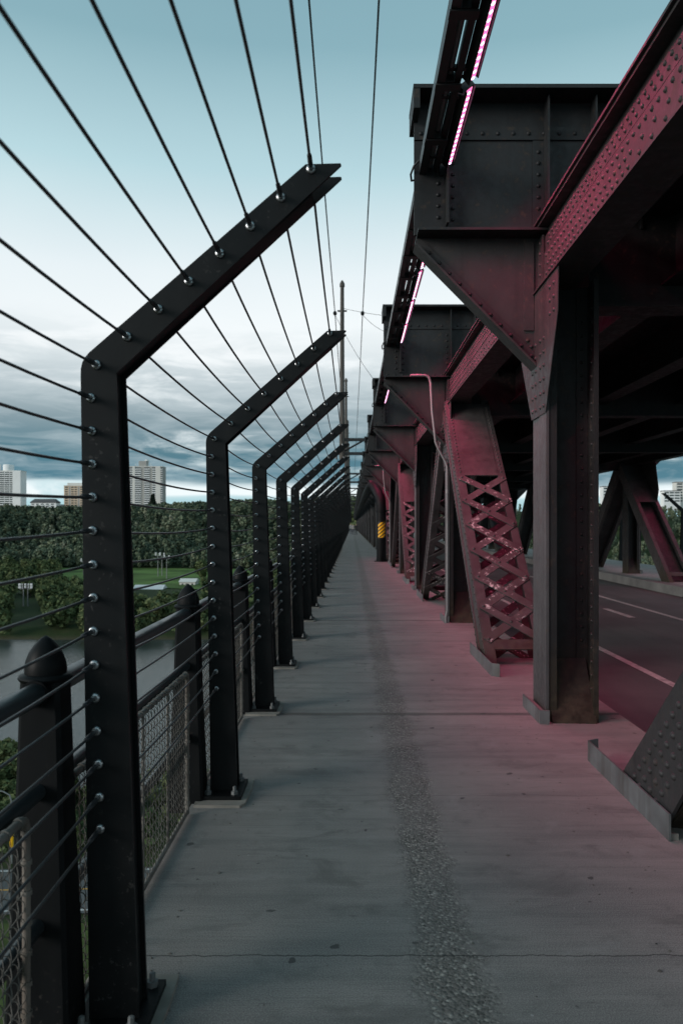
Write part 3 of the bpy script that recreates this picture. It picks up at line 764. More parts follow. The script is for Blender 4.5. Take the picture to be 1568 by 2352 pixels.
bm_['knee_edge'] = kbox(MB(), 0.02, KL - 0.02, -0.022, -0.0085, -0.075, -0.0005).mesh('knee_edge', M['steel'])
bm_['knee_flange'] = kf.mesh('knee_flange', M['steel'])
rv = MB()
for k in range(11):
    p = Vector((0.530, -0.022, 3.775)) + ku * (0.10 + k * 0.118) - kn * 0.038
    rv.dome(p, (0, -1, 0), 0.017, 0.013, 7)
for k in range(8):
    for x_ in (1.43, 1.53): rv.dome((x_, -0.0085, 3.02 + k * 0.1), (0, -1, 0), 0.016, 0.012, 7)
for k in range(3):
    for j in range(3): rv.dome((1.46 + j * 0.045, -0.0085, 2.86 + k * 0.055 + j * 0.01), (0, -1, 0), 0.016, 0.012, 7)
bm_['knee_rivets'] = rv.mesh('rivets', M['steel'], True)
bm_['knee_angle'] = MB().box(1.40, 1.48, -0.0205, -0.0085, 3.10, 3.84).mesh('knee_angle', M['steel'])
ck = MB()   # loose cable clipped round the bracket's end
ck.tube([(0.66, -0.06, 4.55), (0.58, -0.07, 4.50), (0.50, -0.06, 4.42), (0.478, -0.02, 4.37), (0.488, 0.03, 4.34), (0.52, 0.06, 4.36)], 0.009, 6)
bm_['power_cable'] = ck.mesh('power_cable', M['black'], True)
def add_bracket(i, far=False):
    y = colY(i) + 0.15
    lab = {1: 'nearest overhanging riveted floor beam end with triangular knee, upper right', 2: 'second overhanging beam end with knee, a bent grey conduit below it'}.get(i) if not far else None
    lab = lab or (f'overhanging beam end with knee across the road, {ORD[i-1]} panel from the camera' if far else (f'overhanging beam end with triangular knee, {ORD[i-1]} from the camera' if i <= 6 else 'overhanging beam end far along the bridge'))
    t = thing('beam_bracket', (0 if not far else MIR, y, 0), lab, 'bracket', 'beam brackets across the road' if far else 'beam brackets over the walkway', (-1 if far else 1, 1, 1))
    for k in ('web', 'top_flange', 'bottom_flange', 'knee_plate', 'end_lip', 'knee_angle'): obj(k, bm_[k], t)
    if i < 14:
        for me in stiff: obj('stiffener', me, t)
        for me in angs: obj('angle', me, t)
    kf_ = obj('knee_flange', bm_['knee_flange'], t); obj('knee_edge', bm_['knee_edge'], kf_)
    if i < 9 and not far:
        stuffpart(obj('rivets', bm_['rivets'], t)); stuffpart(obj('rivets', bm_['knee_rivets'], t)); obj('power_cable', bm_['power_cable'], t)
for i in range(1, NCOL): add_bracket(i)
for i in range(2, 12): add_bracket(i, True)

# ---- upper deck: cross beams, stringers, planks
xb = MB().prism([(-0.12, 3.23), (0.18, 3.23), (0.18, 3.25), (0.045, 3.25), (0.045, 3.99), (0.02, 3.99), (0.02, 3.25), (-0.12, 3.25)], 1.90, 8.58, 'x').mesh('cross_beam', M['soffit'])
for i in range(0, 26):
    o_ = obj('cross_beam', xb, None, (0, colY(i), 0))
    tag(o_, f'dark cross beam under the upper deck, {ORD[i]} panel from the camera' if i < 6 else 'dark cross beam under the upper deck, far along the bridge', 'beam', 'cross beams under the upper deck')
for k, x_ in enumerate((2.6, 3.9, 5.24, 6.6, 7.9)):
    mb = MB().prism([(x_ - 0.13, 3.43), (x_ + 0.13, 3.43), (x_ + 0.13, 3.45), (x_ + 0.012, 3.45), (x_ + 0.012, 3.99), (x_ - 0.012, 3.99), (x_ - 0.012, 3.45), (x_ - 0.13, 3.45)], -8, 200)
    tag(mb.build('stringer', M['soffit']), f'long dark stringer under the upper deck, {ORD[k]} from the walkway', 'beam', 'stringers under the upper deck')
tag(MB().box(1.775, 8.70, -12, 290, 3.995, 4.12).build('upper_deck', M['soffit']), kind='structure')

# ================================================================ LED LIGHT LINE
def led_mat(name, col, s):
    m, nt, b = new_mat(name)
    b.inputs['Base Color'].default_value = (0.1, 0.02, 0.04, 1); b.inputs['Emission Color'].default_value = col + (1,); b.inputs['Emission Strength'].default_value = s
    return m
M['led_red'] = led_mat('led_red', (1.0, 0.09, 0.26), 2.0)
M['led_white'] = led_mat('led_white', (0.90, 0.70, 1.0), 2.6)
M['led_lens'] = led_mat('led_lens', (1.0, 0.22, 0.50), 0.95)
LZ, LX = 4.42, 0.785; FL = 1.12
ln = Vector((0.64, 0, -0.768)).normalized(); lt = Vector((0.768, 0, 0.64)).normalized()      # facing right and down
hb = MB()
def lbox(mb, y0, y1, t0, t1, d0, d1):
    c = []
    for yy in (y0, y1):
        for t_, d_ in ((t0, d0), (t1, d0), (t1, d1), (t0, d1)): c.append(lt * t_ + ln * d_ + Vector((0, yy, 0)))
    mb.hexa(c); return mb
lbox(hb, 0, FL, -0.034, 0.034, -0.06, -0.004)
house_me = hb.mesh('housing', M['black'])
lip_a = lbox(MB(), 0, FL, -0.042, -0.0345, -0.055, 0.014).mesh('lip', M['black']); lip_b = lbox(MB(), 0, FL, 0.0345, 0.042, -0.055, 0.014).mesh('lip', M['black'])
lens_me = lbox(MB(), 0.01, FL - 0.01, -0.022, 0.022, -0.0038, 0.0).mesh('lens', M['led_lens'])
d1 = MB(); d2 = MB()
for k in range(int(FL / 0.037)):
    p = ln * 0.0005 + Vector((0, 0.022 + k * 0.037, 0)); (d1 if k % 2 == 0 else d2).dome(p, ln, 0.0150, 0.006, 7)
dots1, dots2 = d1.mesh('diodes', M['led_red']), d2.mesh('diodes', M['led_white'])
arm_me = MB().box(-0.20, -0.03, 0.10, 0.14, 0.0, 0.025).mesh('mounting_arm', M['black'])
jc = MB().tube([(-0.05, FL - 0.06, 0.02), (-0.10, FL - 0.02, -0.03), (-0.09, FL + 0.03, -0.07), (-0.05, FL + 0.07, -0.06), (-0.04, FL + 0.10, -0.01), (-0.05, FL + 0.13, 0.03)], 0.006, 6).mesh('jumper_cable', M['black'], True)
LEDW = 11.5
def add_led(bay, k, far=False, lamp=True):
    y = colY(bay) + 0.15 + 0.18 + k * 1.215
    nmb = ['nearest bay', 'second bay', 'third bay']
    if far: lab = 'pink LED strip light on the beams across the road'
    elif bay in (0, 1, 2): lab = f'glowing pink LED strip light in the {nmb[bay]} overhead, {ORD[4-k]} before the beam end'
    else: lab = 'pink LED strip light far along the line above the walkway'
    t = thing('led_light', (LX if not far else MIR - LX, y, LZ), lab, 'light', 'LED strip lights above the walkway' if not far else 'LED strip lights across the road', (-1 if far else 1, 1, 1))
    obj('housing', house_me, t); obj('lens', lens_me, t); obj('lip', lip_a, t); obj('lip', lip_b, t)
    if bay < 5: obj('mounting_arm', arm_me, t); obj('mounting_arm', arm_me, t, (0, FL - 0.24, 0))
    if bay < 6: stuffpart(obj('red_diodes', dots1, t)); stuffpart(obj('white_diodes', dots2, t))
    if bay < 2 and not far: obj('jumper_cable', jc, t)
    if lamp:
        la = bpy.data.lights.new('led_glow', 'AREA'); la.shape = 'RECTANGLE'; la.size = 0.04; la.size_y = FL - 0.05
        la.energy = LEDW * (0.35 if far else 1.0); la.color = (1.0, 0.045, 0.19); la.spread = math.radians(100)
        lo = bpy.data.objects.new('led_glow', la); C.objects.link(lo); lo.parent = t
        lo.location = ln * 0.016 + Vector((0, FL / 2, 0)); lo.rotation_euler = ln.to_track_quat('-Z', 'Y').to_euler()
for bay in range(0, 6):
    for k in range(5):
        if bay == 0 and k < 3: continue
        add_led(bay, k, lamp=bay < 6)
for bay in range(2, 7):
    for k in range(5): add_led(bay, k, True, lamp=bay in (2, 3, 4))
# the rails that carry the lights
rl = MB().box(0.545, 0.600, 0.02, S - 0.02, LZ - 0.05, LZ + 0.05).mesh('rail_channel', M['black'])
cd = MB().tube([(0.632, 0.02, LZ + 0.02), (0.632, S - 0.02, LZ + 0.02)], 0.021, 10).mesh('conduit', M['conduit'], True)
rl2 = MB().box(0.662, 0.705, 0.02, S - 0.02, LZ - 0.03, LZ + 0.03).mesh('light_bar', M['black'])
cb = MB()
for k in range(8): cb.box(0.540, 0.708, 0.45 + k * 0.74, 0.53 + k * 0.74, LZ - 0.062, LZ - 0.051)
for k in range(8): cb.box(0.606, 0.658, 0.44 + k * 0.74, 0.54 + k * 0.74, LZ - 0.050, LZ + 0.05)
cb_me = cb.mesh('clamp', M['black'])
for i in range(-1, 16):
    lab = 'black rail with grey conduit carrying the LED lights' + (f', {["behind the camera", "nearest bay", "second bay", "third bay"][i+1]}' if i < 3 else ', far bays')
    t = thing('light_rail', (0, colY(i) + 0.15, 0), lab, 'light rail', 'rails carrying the LED lights')
    obj('rail_channel', rl, t); obj('conduit', cd, t); obj('light_bar', rl2, t)
    if i < 6: stuffpart(obj('clamps', cb_me, t))
for i in range(2, 8):
    t = thing('light_rail', (MIR, colY(i) + 0.15, 0), 'black rail carrying the LED lights across the road', 'light rail', 'light rails across the road', (-1, 1, 1))
    obj('rail_channel', rl, t); obj('light_bar', rl2, t)

# ---- bent grey conduits on columns
for i, lab in ((2, 'bent grey conduit running down the face of the second column'), (5, 'bent grey conduit on a column farther along the walkway')):
    y = colY(i) - 0.30
    pts = [(0.90, y, 3.83), (1.13, y, 3.83), (1.185, y, 3.80), (1.215, y, 3.72), (1.235, y, 3.30), (1.29, y, 2.80), (1.33, y, 2.70), (1.44, y, 2.50), (1.468, y, 2.42), (1.472, y, 1.5), (1.472, y, 0.2), (1.45, y, 0.1), (1.45, y, 0.0)]
    t = thing('wall_conduit', (0, 0, 0), lab, 'conduit', 'bent grey conduits on the columns')
    MB().tube(pts, 0.020, 10).build('pipe', M['conduit'], t, True)
    MB().tube([(1.472, y, 2.0), (1.472, y, 2.06)], 0.027, 10).build('coupling', M['conduit'], t, True)

# ---- large black pipe rising by the walkway, with hazard sign
pts = [(1.22, 33.0, 0.0), (1.22, 33.0, 2.2), (1.20, 33.05, 2.6)]
for a in range(1, 7):
    an_ = a * math.pi / 12; pts.append((1.20 - 0.06 * a, 33.05 + 1.1 * math.sin(an_) * 0.9, 2.6 + 0.62 * math.sin(an_)))
pts += [(0.80, 40, 3.24), (0.80, 120, 3.20), (0.80, 280, 3.2)]
t = thing('service_pipe', (1.22, 33.0, 0), 'large dark pipe rising at the walkway edge and bending over along the truss', 'pipe')
tp = MB().tube([Vector(p) - Vector((1.22, 33.0, 0)) for p in pts], 0.20, 16).build('pipe', M['rail'], t, True)
MB().lathe((0, 0, 0), [(0.30, 0.0), (0.30, 0.03), (0.22, 0.035), (0.22, 0.10)], 16).build('flange', M['rail'], t, True)
for z in (2.05,): MB().lathe((0, 0, z), [(0.235, 0), (0.235, 0.08)], 16).build('flange', M['rail'], t, True)
hs = thing('hazard_sign', (1.22, 33.0, 0.98), 'yellow hazard marker with black diagonal stripes wrapped on the dark pipe', 'sign')
def wrap(za, zb, slope, r0, r1, a0=-1.15, a1=1.15, n=9, lo=None, hi=None):
    mb = MB(); vv, ff = [], []
    for i in range(n + 1):
        a_ = a0 + (a1 - a0) * i / n; sx, sy = math.sin(a_), -math.cos(a_)
        z0, z1 = za + slope * a_, zb + slope * a_
        if lo is not None: z0, z1 = max(z0, lo), min(z1, hi)
        z1 = max(z1, z0 + 0.001)
        for r_, z_ in ((r0, z0), (r1, z0), (r1, z1), (r0, z1)): vv.append((sx * r_, sy * r_, z_))
    for i in range(n):
        for k in range(4): ff.append((i * 4 + k, i * 4 + (k + 1) % 4, i * 4 + 4 + (k + 1) % 4, i * 4 + 4 + k))
    ff.append((0, 1, 2, 3)); ff.append((n * 4 + 3, n * 4 + 2, n * 4 + 1, n * 4)); mb._add(vv, ff); return mb
wrap(0.0, 0.66, 0.0, 0.202, 0.210, -0.8, 0.8).build('backing', M['hblack'], hs)
for k in range(5):
    z0 = -0.02 + k * 0.15
    wrap(z0, z0 + 0.088, 0.17, 0.2105, 0.214, -0.72, 0.72, 9, 0.015, 0.645).build('stripe', M['yellow'], hs)
# ================================================================ OVERHEAD LINE
for k in range(7):
    y = colY(6) + 25 * k
    lab = f'tall brown overhead-line pole on a side arm, {ORD[k]} from the camera' if k < 3 else 'overhead-line pole far down the bridge'
    t = thing('line_pole', (-0.46, y, 4.6), lab, 'pole', 'poles along the overhead line')
    MB().lathe((0, 0, 0), [(0.10, 0.0), (0.135, 0.08), (0.135, 1.6), (0.12, 1.7), (0.105, 5.0), (0.090, 8.0), (0.088, 8.15), (0.12, 8.17), (0.12, 8.30), (0.09, 8.38), (0.03, 8.48)], 12).build('mast', M['pole'], t, True)
    MB().box(0.0, 1.08, -0.07, 0.07, 0.88, 1.02).build('side_arm', M['steel_dark'], t); MB().box(-0.15, 1.0, -0.07, 0.07, 0.22, 0.36).build('side_arm', M['steel_dark'], t)
    MB().tube([(0.02, 0, 0.36), (0.98, 0, 0.9)], 0.05, 6).build('brace', M['steel_dark'], t)
    MB().box(-0.22, 0.22, -0.05, 0.05, 7.0, 7.06).build('cross_arm', M['steel_dark'], t)
    for dx in (-0.28, -0.1, 0.3): MB().lathe((dx, 0, 0.02), [(0.03, 0), (0.055, 0.05), (0.04, 0.1), (0.06, 0.15), (0.03, 0.2)], 8).build('insulator', M['conduit'], t, True)
def line(pts, r, lab, grp=None, n=5):
    return tag(MB().tube(pts, r, n).build('overhead_wire', M['overhead'], None, True), lab, 'wire', grp)
ys = [-5] + [colY(6) + 25 * k for k in range(7)]
def sagged(x, z0, sag):
    pts = []
    ends = [(colY(6) - 30, z0 - 0.1)] + [(yy, z0) for yy in ys[1:]]
    for (ya, za), (yb, zb) in zip(ends[:-1], ends[1:]):
        for j in range(10):
            u = j / 10; pts.append((x, ya + (yb - ya) * u, za + (zb - za) * u - sag * 4 * u * (1 - u)))
    return pts
line(sagged(-0.80, 11.5, 0.18), 0.022, 'left of the two overhead wires, passing behind the fence arm tips')
line(sagged(0.50, 11.5, 0.18), 0.022, 'right of the two overhead wires, crossing the open sky alone')
def slack(a, b_, sag, r, lab):
    a, b_ = Vector(a), Vector(b_)
    line([a.lerp(b_, u / 10) - Vector((0, 0, sag * 4 * (u / 10) * (1 - u / 10))) for u in range(11)], r, lab, 'thin span wires near the first pole')
y6 = colY(6)
slack((-0.40, y6, 11.75), (3.2, y6, 11.3), 0.1, 0.010, 'thin level span wire from the first pole to the right')
slack((-0.80, y6, 11.45), (2.6, y6 - 4, 6.0), 0.6, 0.010, 'thin slack wire from left overhead wire down to the truss')
slack((0.50, y6, 11.45), (2.4, y6 - 4, 9.6), 0.35, 0.010, 'short thin slack wire from right overhead wire to the truss')
for x_ in (-0.80, 0.50):
    o_ = MB().tube([(x_, y6 - 0.25, 11.5), (x_, y6 - 0.1, 11.52), (x_, y6 + 0.1, 11.52), (x_, y6 + 0.25, 11.5)], [0.03, 0.09, 0.09, 0.03], 8).build('wire_clamp', M['overhead'], None, True)
    tag(o_, 'dark clamp on the ' + ('left' if x_ < 0 else 'right') + ' overhead wire beside the first pole', 'clamp', 'wire clamps by the first pole')

# ================================================================ VALLEY
def hfun(X, Y):
    X = np.asarray(X, float); Y = np.asarray(Y, float)
    sm = lambda v, a, b_: (lambda q: q * q * (3 - 2 * q))(np.clip((v - a) / (b_ - a), 0, 1))
    z = -44.0 + 1.2 * np.sin(X * 0.013 + Y * 0.009)
    z = z - 5.5 * sm(Y, 132, 150) + 7.0 * sm(Y, 316, 338)
    near = sm(-np.abs(X - 5), -75, -30)                      # spur that carries the bridge end
    foot = 840 - 420 * near + 25 * np.sin(X * 0.011)
    top = 60 - 10 * near + 5 * np.sin(X * 0.006 + 1.0)
    q = np.clip((Y - foot) / 330, 0, 1)
    z = z + top * (q * q * (3 - 2 * q)) + np.clip(Y - foot - 330, 0, 5000) * 0.004
    z = z + 9 * q * (1 - q) * 4 * (np.sin(X * 0.022 + 0.8 * np.sin(Y * 0.01)) * 0.6 + 0.4 * np.sin(X * 0.051 + Y * 0.013))
    return z
gx = np.concatenate([np.arange(-3200, -700, 100), np.arange(-700, 701, 14), np.arange(800, 3300, 100)])
gy = np.concatenate([np.arange(-400, 120, 30), np.arange(120, 350, 4), np.arange(350, 1300, 12), np.arange(1300, 6000, 200)])
GX, GY = np.meshgrid(gx, gy); GZ = hfun(GX, GY)
V = np.stack([GX.ravel(), GY.ravel(), GZ.ravel()], 1)
nx_, ny_ = len(gx), len(gy); ii = (np.arange(ny_ - 1)[:, None] * nx_ + np.arange(nx_ - 1)[None, :]).ravel()
F = np.stack([ii, ii + 1, ii + 1 + nx_, ii + nx_], 1)
def ground_mat():
    m, nt, b = new_mat('valley_ground'); p = worldpos(nt)
    n = nt.noise(p, 0.03, 6, 0.6); f = nt.noise(p, 0.6, 5, 0.65)
    sp_ = nt.new('ShaderNodeSeparateXYZ'); nt.l.new(p, sp_.inputs[0])
    c = nt.mix(nt.range(n, 0.35, 0.65), (0.022, 0.036, 0.014), (0.045, 0.058, 0.024))
    c = nt.mix(nt.math('MULTIPLY', nt.range(f, 0.5, 0.7), 0.5), c, (0.05, 0.045, 0.028))
    bank = nt.range(sp_.outputs[2], -45.6, -43.9, 1.0, 0.0)
    c = nt.mix(nt.math('MULTIPLY', bank, 0.8), c, (0.075, 0.062, 0.045))
    nt.put(b.inputs['Base Color'], c); b.inputs['Roughness'].default_value = 0.95; b.inputs['Specular IOR Level'].default_value = 0.1
    bump(nt, b, f, 0.6, 0.5); return m
tag(obj('ground', np_mesh('ground', V, F, ground_mat())), kind='structure')
def water_mat():
    m, nt, b = new_mat('river_water'); p = worldpos(nt)
    n = nt.noise(nt.mapping(p, (0.5, 1.0, 1)), 0.55, 6, 0.65); big = nt.noise(p, 0.025, 4, 0.55, 0.4)
    nt.put(b.inputs['Base Color'], nt.mix(nt.range(big, 0.35, 0.65), (0.022, 0.030, 0.030), (0.042, 0.052, 0.051)))
    nt.put(b.inputs['Roughness'], nt.range(big, 0.35, 0.65, 0.10, 0.24)); b.inputs['IOR'].default_value = 1.33
    bump(nt, b, nt.math('ADD', n, nt.math('MULTIPLY', big, 0.5)), 0.5, 0.5); return m
tag(MB().prism([(-3000, 100), (3000, 100), (3000, 345), (-3000, 345)], -46.0, -45.4, 'z').build('river', water_mat()), kind='structure')
M['grass'] = simple('mown_grass', (0.085, 0.140, 0.038), 0.95, 0.6, 0.022, 0.1)
M['grass2'] = simple('rough_grass', (0.060, 0.080, 0.026), 0.95, 0.4, 0.2, 0.1)
def drape(name, x0, x1, y0, y1, mat, lift=0.25, nx=24, ny=24, kind='structure', warp=0.0):
    xs = np.linspace(x0, x1, nx); ysq = np.linspace(y0, y1, ny); A, B = np.meshgrid(xs, ysq)
    A2 = A + warp * np.sin(B * 0.02 + 1); B2 = B + warp * np.sin(A * 0.021)
    VV = np.stack([A2.ravel(), B2.ravel(), hfun(A2, B2).ravel() + lift], 1)
    i_ = (np.arange(ny - 1)[:, None] * nx + np.arange(nx - 1)[None, :]).ravel()
    return tag(obj(name, np_mesh(name, VV, np.stack([i_, i_ + 1, i_ + 1 + nx, i_ + nx], 1), mat)), kind=kind)
drape('playing_field', -350, -88, 560, 815, M['grass'], 0.4, warp=14)
drape('river_road', -400, 60, 92, 104, M['asphalt'], 0.15, 60, 4)
drape('grass_verge', -400, 60, 40, 90, M['grass2'], 0.10, 60, 10)
M['lanewhite'] = simple('lane_white', (0.55, 0.55, 0.54), 0.7); M['laneyel'] = simple('lane_orange', (0.55, 0.28, 0.05), 0.7)
for yy, mt in ((92.6, 'lanewhite'), (97.9, 'laneyel'), (103.2, 'lanewhite')):
    drape('lane_line', -400, 60, yy, yy + 0.28, M[mt], 0.17, 60, 2)

# ---- trees
def foliage_mat(name, a, b_, c_):
    m, nt, bs = new_mat(name)
    at = nt.new('ShaderNodeAttribute'); at.attribute_name = 'tint'
    oi = nt.new('ShaderNodeObjectInfo')
    f = nt.math('ADD', at.outputs['Fac'], nt.math('MULTIPLY', nt.math('SUBTRACT', oi.outputs['Random'], 0.5), 0.4), clamp=True)
    nt.put(bs.inputs['Base Color'], nt.ramp(f, [(0.0, a), (0.5, b_), (1.0, c_)]))
    bs.inputs['Roughness'].default_value = 0.85; bs.inputs['Specular IOR Level'].default_value = 0.15
    return m
M['leaf'] = foliage_mat('foliage_hazed', (0.062, 0.090, 0.062), (0.145, 0.172, 0.105), (0.34, 0.34, 0.27))  # leaf colours paled to stand in for haze over the far slopes
M['leaf_g'] = foliage_mat('foliage_green', (0.034, 0.056, 0.026), (0.080, 0.108, 0.045), (0.18, 0.20, 0.095))
M['needle'] = foliage_mat('needles', (0.014, 0.022, 0.017), (0.020, 0.032, 0.022), (0.032, 0.045, 0.03))
M['bark'] = simple('bark', (0.06, 0.05, 0.042), 0.95)
def leaf_quads(rs, centers, radii, per, size):
    """many small tilted leaf patches spread through lobes; unit tree"""
    Vs = []
    for c, r in zip(centers, radii):
        d = rs.normal(size=(per, 3)); d /= np.linalg.norm(d, axis=1)[:, None]
        p = np.array(c) + d * np.array(r) * (rs.uniform(0.45, 1.0, (per, 1)) ** 0.6)
        a = rs.normal(size=(per, 3)); a /= np.linalg.norm(a, axis=1)[:, None]
        nrm = d + 0.8 * rs.normal(size=(per, 3)); b = np.cross(nrm, a); b /= (np.linalg.norm(b, axis=1)[:, None] + 1e-6)
        a = np.cross(b, nrm); a /= (np.linalg.norm(a, axis=1)[:, None] + 1e-6)
        s = size * rs.uniform(0.6, 1.4, (per, 1))
        Vs.append(np.stack([p - a * s - b * s * 0.6, p + a * s - b * s * 0.4, p + a * s * 0.7 + b * s * 0.7, p - a * s * 0.8 + b * s * 0.5], 1))
    V = np.concatenate(Vs, 0)
    return V.reshape(-1, 3)
def crown_broad(seed, lobes=8, per=40, size=0.07, w=0.34):
    rs = np.random.RandomState(seed); cs, rr = [], []
    for k in range(lobes):
        z = 0.28 + 0.62 * (k + 0.5) / lobes; q = math.sin(math.pi * min(1, (z - 0.08) / 0.95)) ** 0.7
        a = rs.uniform(0, 6.28); rad = w * q * rs.uniform(0.2, 0.75)
        cs.append((rad * math.cos(a), rad * math.sin(a), z)); r0 = rs.uniform(0.12, 0.2) * (0.55 + q * 0.6); rr.append((r0, r0, r0 * rs.uniform(0.8, 1.3)))
    return leaf_quads(rs, cs, rr, per, size)
def crown_poplar(seed, per=34, size=0.06):
    rs = np.random.RandomState(seed); cs, rr = [], []
    for k in range(7):
        z = 0.18 + 0.74 * (k + 0.5) / 7; q = math.sin(math.pi * (z * 0.9 + 0.08)) ** 0.8
        a = rs.uniform(0, 6.28); rad = 0.08 * rs.uniform(0, 1)
        cs.append((rad * math.cos(a), rad * math.sin(a), z)); rr.append((0.17 * q, 0.17 * q, 0.13))
    return leaf_quads(rs, cs, rr, per, size)
def crown_spruce(seed, per=26, size=0.045):
    rs = np.random.RandomState(seed); cs, rr = [], []
    for k in range(11):
        z = 0.08 + 0.9 * k / 11; q = 1 - z
        for a in range(3 if k < 7 else 1):
            an = rs.uniform(0, 6.28); rad = (0.12 * q) if k < 6 else 0.0
            cs.append((rad * math.cos(an), rad * math.sin(an), z)); rr.append((0.16 * q + 0.02, 0.16 * q + 0.02, 0.06))
    return leaf_quads(rs, cs, rr, per, size)
PROTO = [crown_broad(1, 7, 26, 0.085), crown_broad(2, 8, 24, 0.085, 0.38), crown_poplar(3, 26, 0.07), crown_broad(4, 6, 28, 0.09, 0.3), crown_poplar(5, 26, 0.07)]
PHILL = [crown_poplar(41, 15, 0.075), crown_poplar(42, 15, 0.075), crown_poplar(43, 14, 0.08), crown_broad(44, 7, 16, 0.09, 0.28)]
PSPR = [crown_spruce(6, 12, 0.06)]
HERO = [crown_broad(21, 14, 120, 0.045), crown_broad(22, 16, 110, 0.045, 0.40), crown_broad(23, 12, 120, 0.048, 0.3)]
HSPR = crown_spruce(24, 90, 0.032)
def wood(name, pts, hts, tints, protos, mat, label):
    Vs, T = [], []
    for (x_, y_), h_, t_ in zip(pts, hts, tints):
        p = protos[nrs.randint(len(protos))]; a = nrs.uniform(0, 6.28); wd = h_ * nrs.uniform(0.9, 1.25)
        ca, sa = math.cos(a), math.sin(a)
        q = np.stack([(p[:, 0] * ca - p[:, 1] * sa) * wd + x_, (p[:, 0] * sa + p[:, 1] * ca) * wd + y_, p[:, 2] * h_ + float(hfun(x_, y_)) - 0.3], 1)
        Vs.append(q); T.append(np.clip(t_ + nrs.normal(0, 0.05, len(p) // 4), 0, 1))
    V = np.concatenate(Vs); F = np.arange(len(V), dtype=np.int32).reshape(-1, 4)
    return tag(obj(name, np_mesh(name, V, F, mat, np.concatenate(T))), label, 'wood', None, 'stuff')
def scatter(n, x0, x1, y0, y1, ok):
    out = []
    while len(out) < n:
        a = nrs.uniform(0, 1); y_ = y0 + (y1 - y0) * a; x_ = nrs.uniform(x0, x1)
        if ok(x_, y_): out.append((x_, y_))
    return out
def clump(pts):
    p = np.array(pts); v = np.sin(p[:, 0] * 0.045 + 2 * np.sin(p[:, 1] * 0.021)) * np.sin(p[:, 1] * 0.05 + 1.5 * np.sin(p[:, 0] * 0.03))
    return np.clip(0.40 + 0.30 * v + nrs.normal(0, 0.20, len(p)), 0, 1)
infield = lambda x_, y_: (x_ > -0.366 * y_ and x_ < -84 and 545 < y_ < 822)
inview = lambda x_, y_: (-0.47 < x_ / y_ < 0.02)
hill = scatter(5200, -560, 30, 800, 1240, lambda x_, y_: inview(x_, y_) and not infield(x_, y_))
wood('wooded_hillside', hill, nrs.uniform(7, 20, len(hill)), clump(hill), PHILL, M['leaf'], 'dark wooded valley side below the apartment towers')
spr = scatter(260, -560, 10, 900, 1240, inview)
wood('spruce_belt', spr, nrs.uniform(11, 20, len(spr)), nrs.uniform(0.1, 0.8, len(spr)), PSPR, M['needle'], 'scattered dark spruces among the hillside wood')
flat = scatter(1000, -330, -8, 327, 800, lambda x_, y_: inview(x_, y_) and not infield(x_, y_) and (y_ < 500 or y_ > 822 or nrs.rand() < 0.25) and not (-0.285 < x_ / y_ < -0.185 and 390 < y_ < 600) and not (-0.43 < x_ / y_ < -0.39 and y_ < 470))
wood('riverside_wood', flat, nrs.uniform(6, 12, len(flat)), np.clip(nrs.normal(0.4, 0.22, len(flat)), 0, 1), PROTO, M['leaf_g'], 'green belt of riverside trees on the far bank')
spur = scatter(500, -60, 12, 430, 760, lambda x_, y_: True)
wood('bridgehead_wood', spur, nrs.uniform(8, 13, len(spur)), nrs.uniform(0.2, 1.0, len(spur)), PROTO, M['leaf_g'], 'trees around the far end of the bridge')
right = scatter(900, 60, 620, 420, 1150, lambda x_, y_: 0.20 < x_ / y_ < 0.50)
wood('opposite_hillside', right, nrs.uniform(9, 16, len(right)), clump(right), PHILL, M['leaf'], 'wooded slope seen under the truss across the road')
nearb = scatter(150, -75, -14, 108, 136, lambda x_, y_: x_ / y_ < -0.12)
wood('near_bank_scrub', nearb, nrs.uniform(2.5, 6, len(nearb)), nrs.uniform(0.2, 0.9, len(nearb)), [crown_broad(31, 8, 60, 0.06)], M['leaf_g'], 'scrub along the near river bank below the railing')

def hero_tree(x_, y_, h_, label, group=None, spruce=False, seed=0, name='broadleaf_tree', wide=1.0, ytop=None):
    z = float(hfun(x_, y_))
    if ytop: h_ = EYE + (1206 - ytop) / 1829 * y_ - z
    t = thing('spruce_tree' if spruce else name, (x_, y_, z), label, 'tree', group)
    p = HSPR if spruce else HERO[seed % 3]
    V = p * np.array([h_ * wide, h_ * wide, h_])
    tint = np.clip(nrs.normal(0.5, 0.16, len(V) // 4), 0, 1)
    obj('crown', np_mesh('crown', V, np.arange(len(V)).reshape(-1, 4), M['needle'] if spruce else M['leaf_g'], tint), t)
    mb = MB().tube([(0, 0, -0.5), (0.01 * h_, 0, 0.3 * h_), (0, 0.01 * h_, 0.75 * h_)], [0.025 * h_, 0.018 * h_, 0.006 * h_], 7)
    if not spruce:
        for k in range(5):
            a = k * 1.3 + seed; mb.tube([(0.005 * h_, 0, (0.25 + 0.08 * k) * h_), (0.18 * h_ * math.cos(a), 0.18 * h_ * math.sin(a), (0.42 + 0.09 * k) * h_)], [0.010 * h_, 0.004 * h_], 5)
    mb.build('trunk', M['bark'], t, True)
def at(px, y): return (px - 808) / 1829 * y
hero_tree(at(351, 1235), 1235, 30, 'pointed dark spruce standing in front of the grey tower', spruce=True, ytop=1134, wide=1.7)
for k, (px, h_) in enumerate(((458, 1153), (490, 1147), (508, 1151), (536, 1154))):
    hero_tree(at(px, 1240), 1240, 10, f'dark skyline tree right of the grey tower, {ORD[k]} from the tower', 'dark trees on the skyline', spruce=(k == 2), seed=k, ytop=h_)
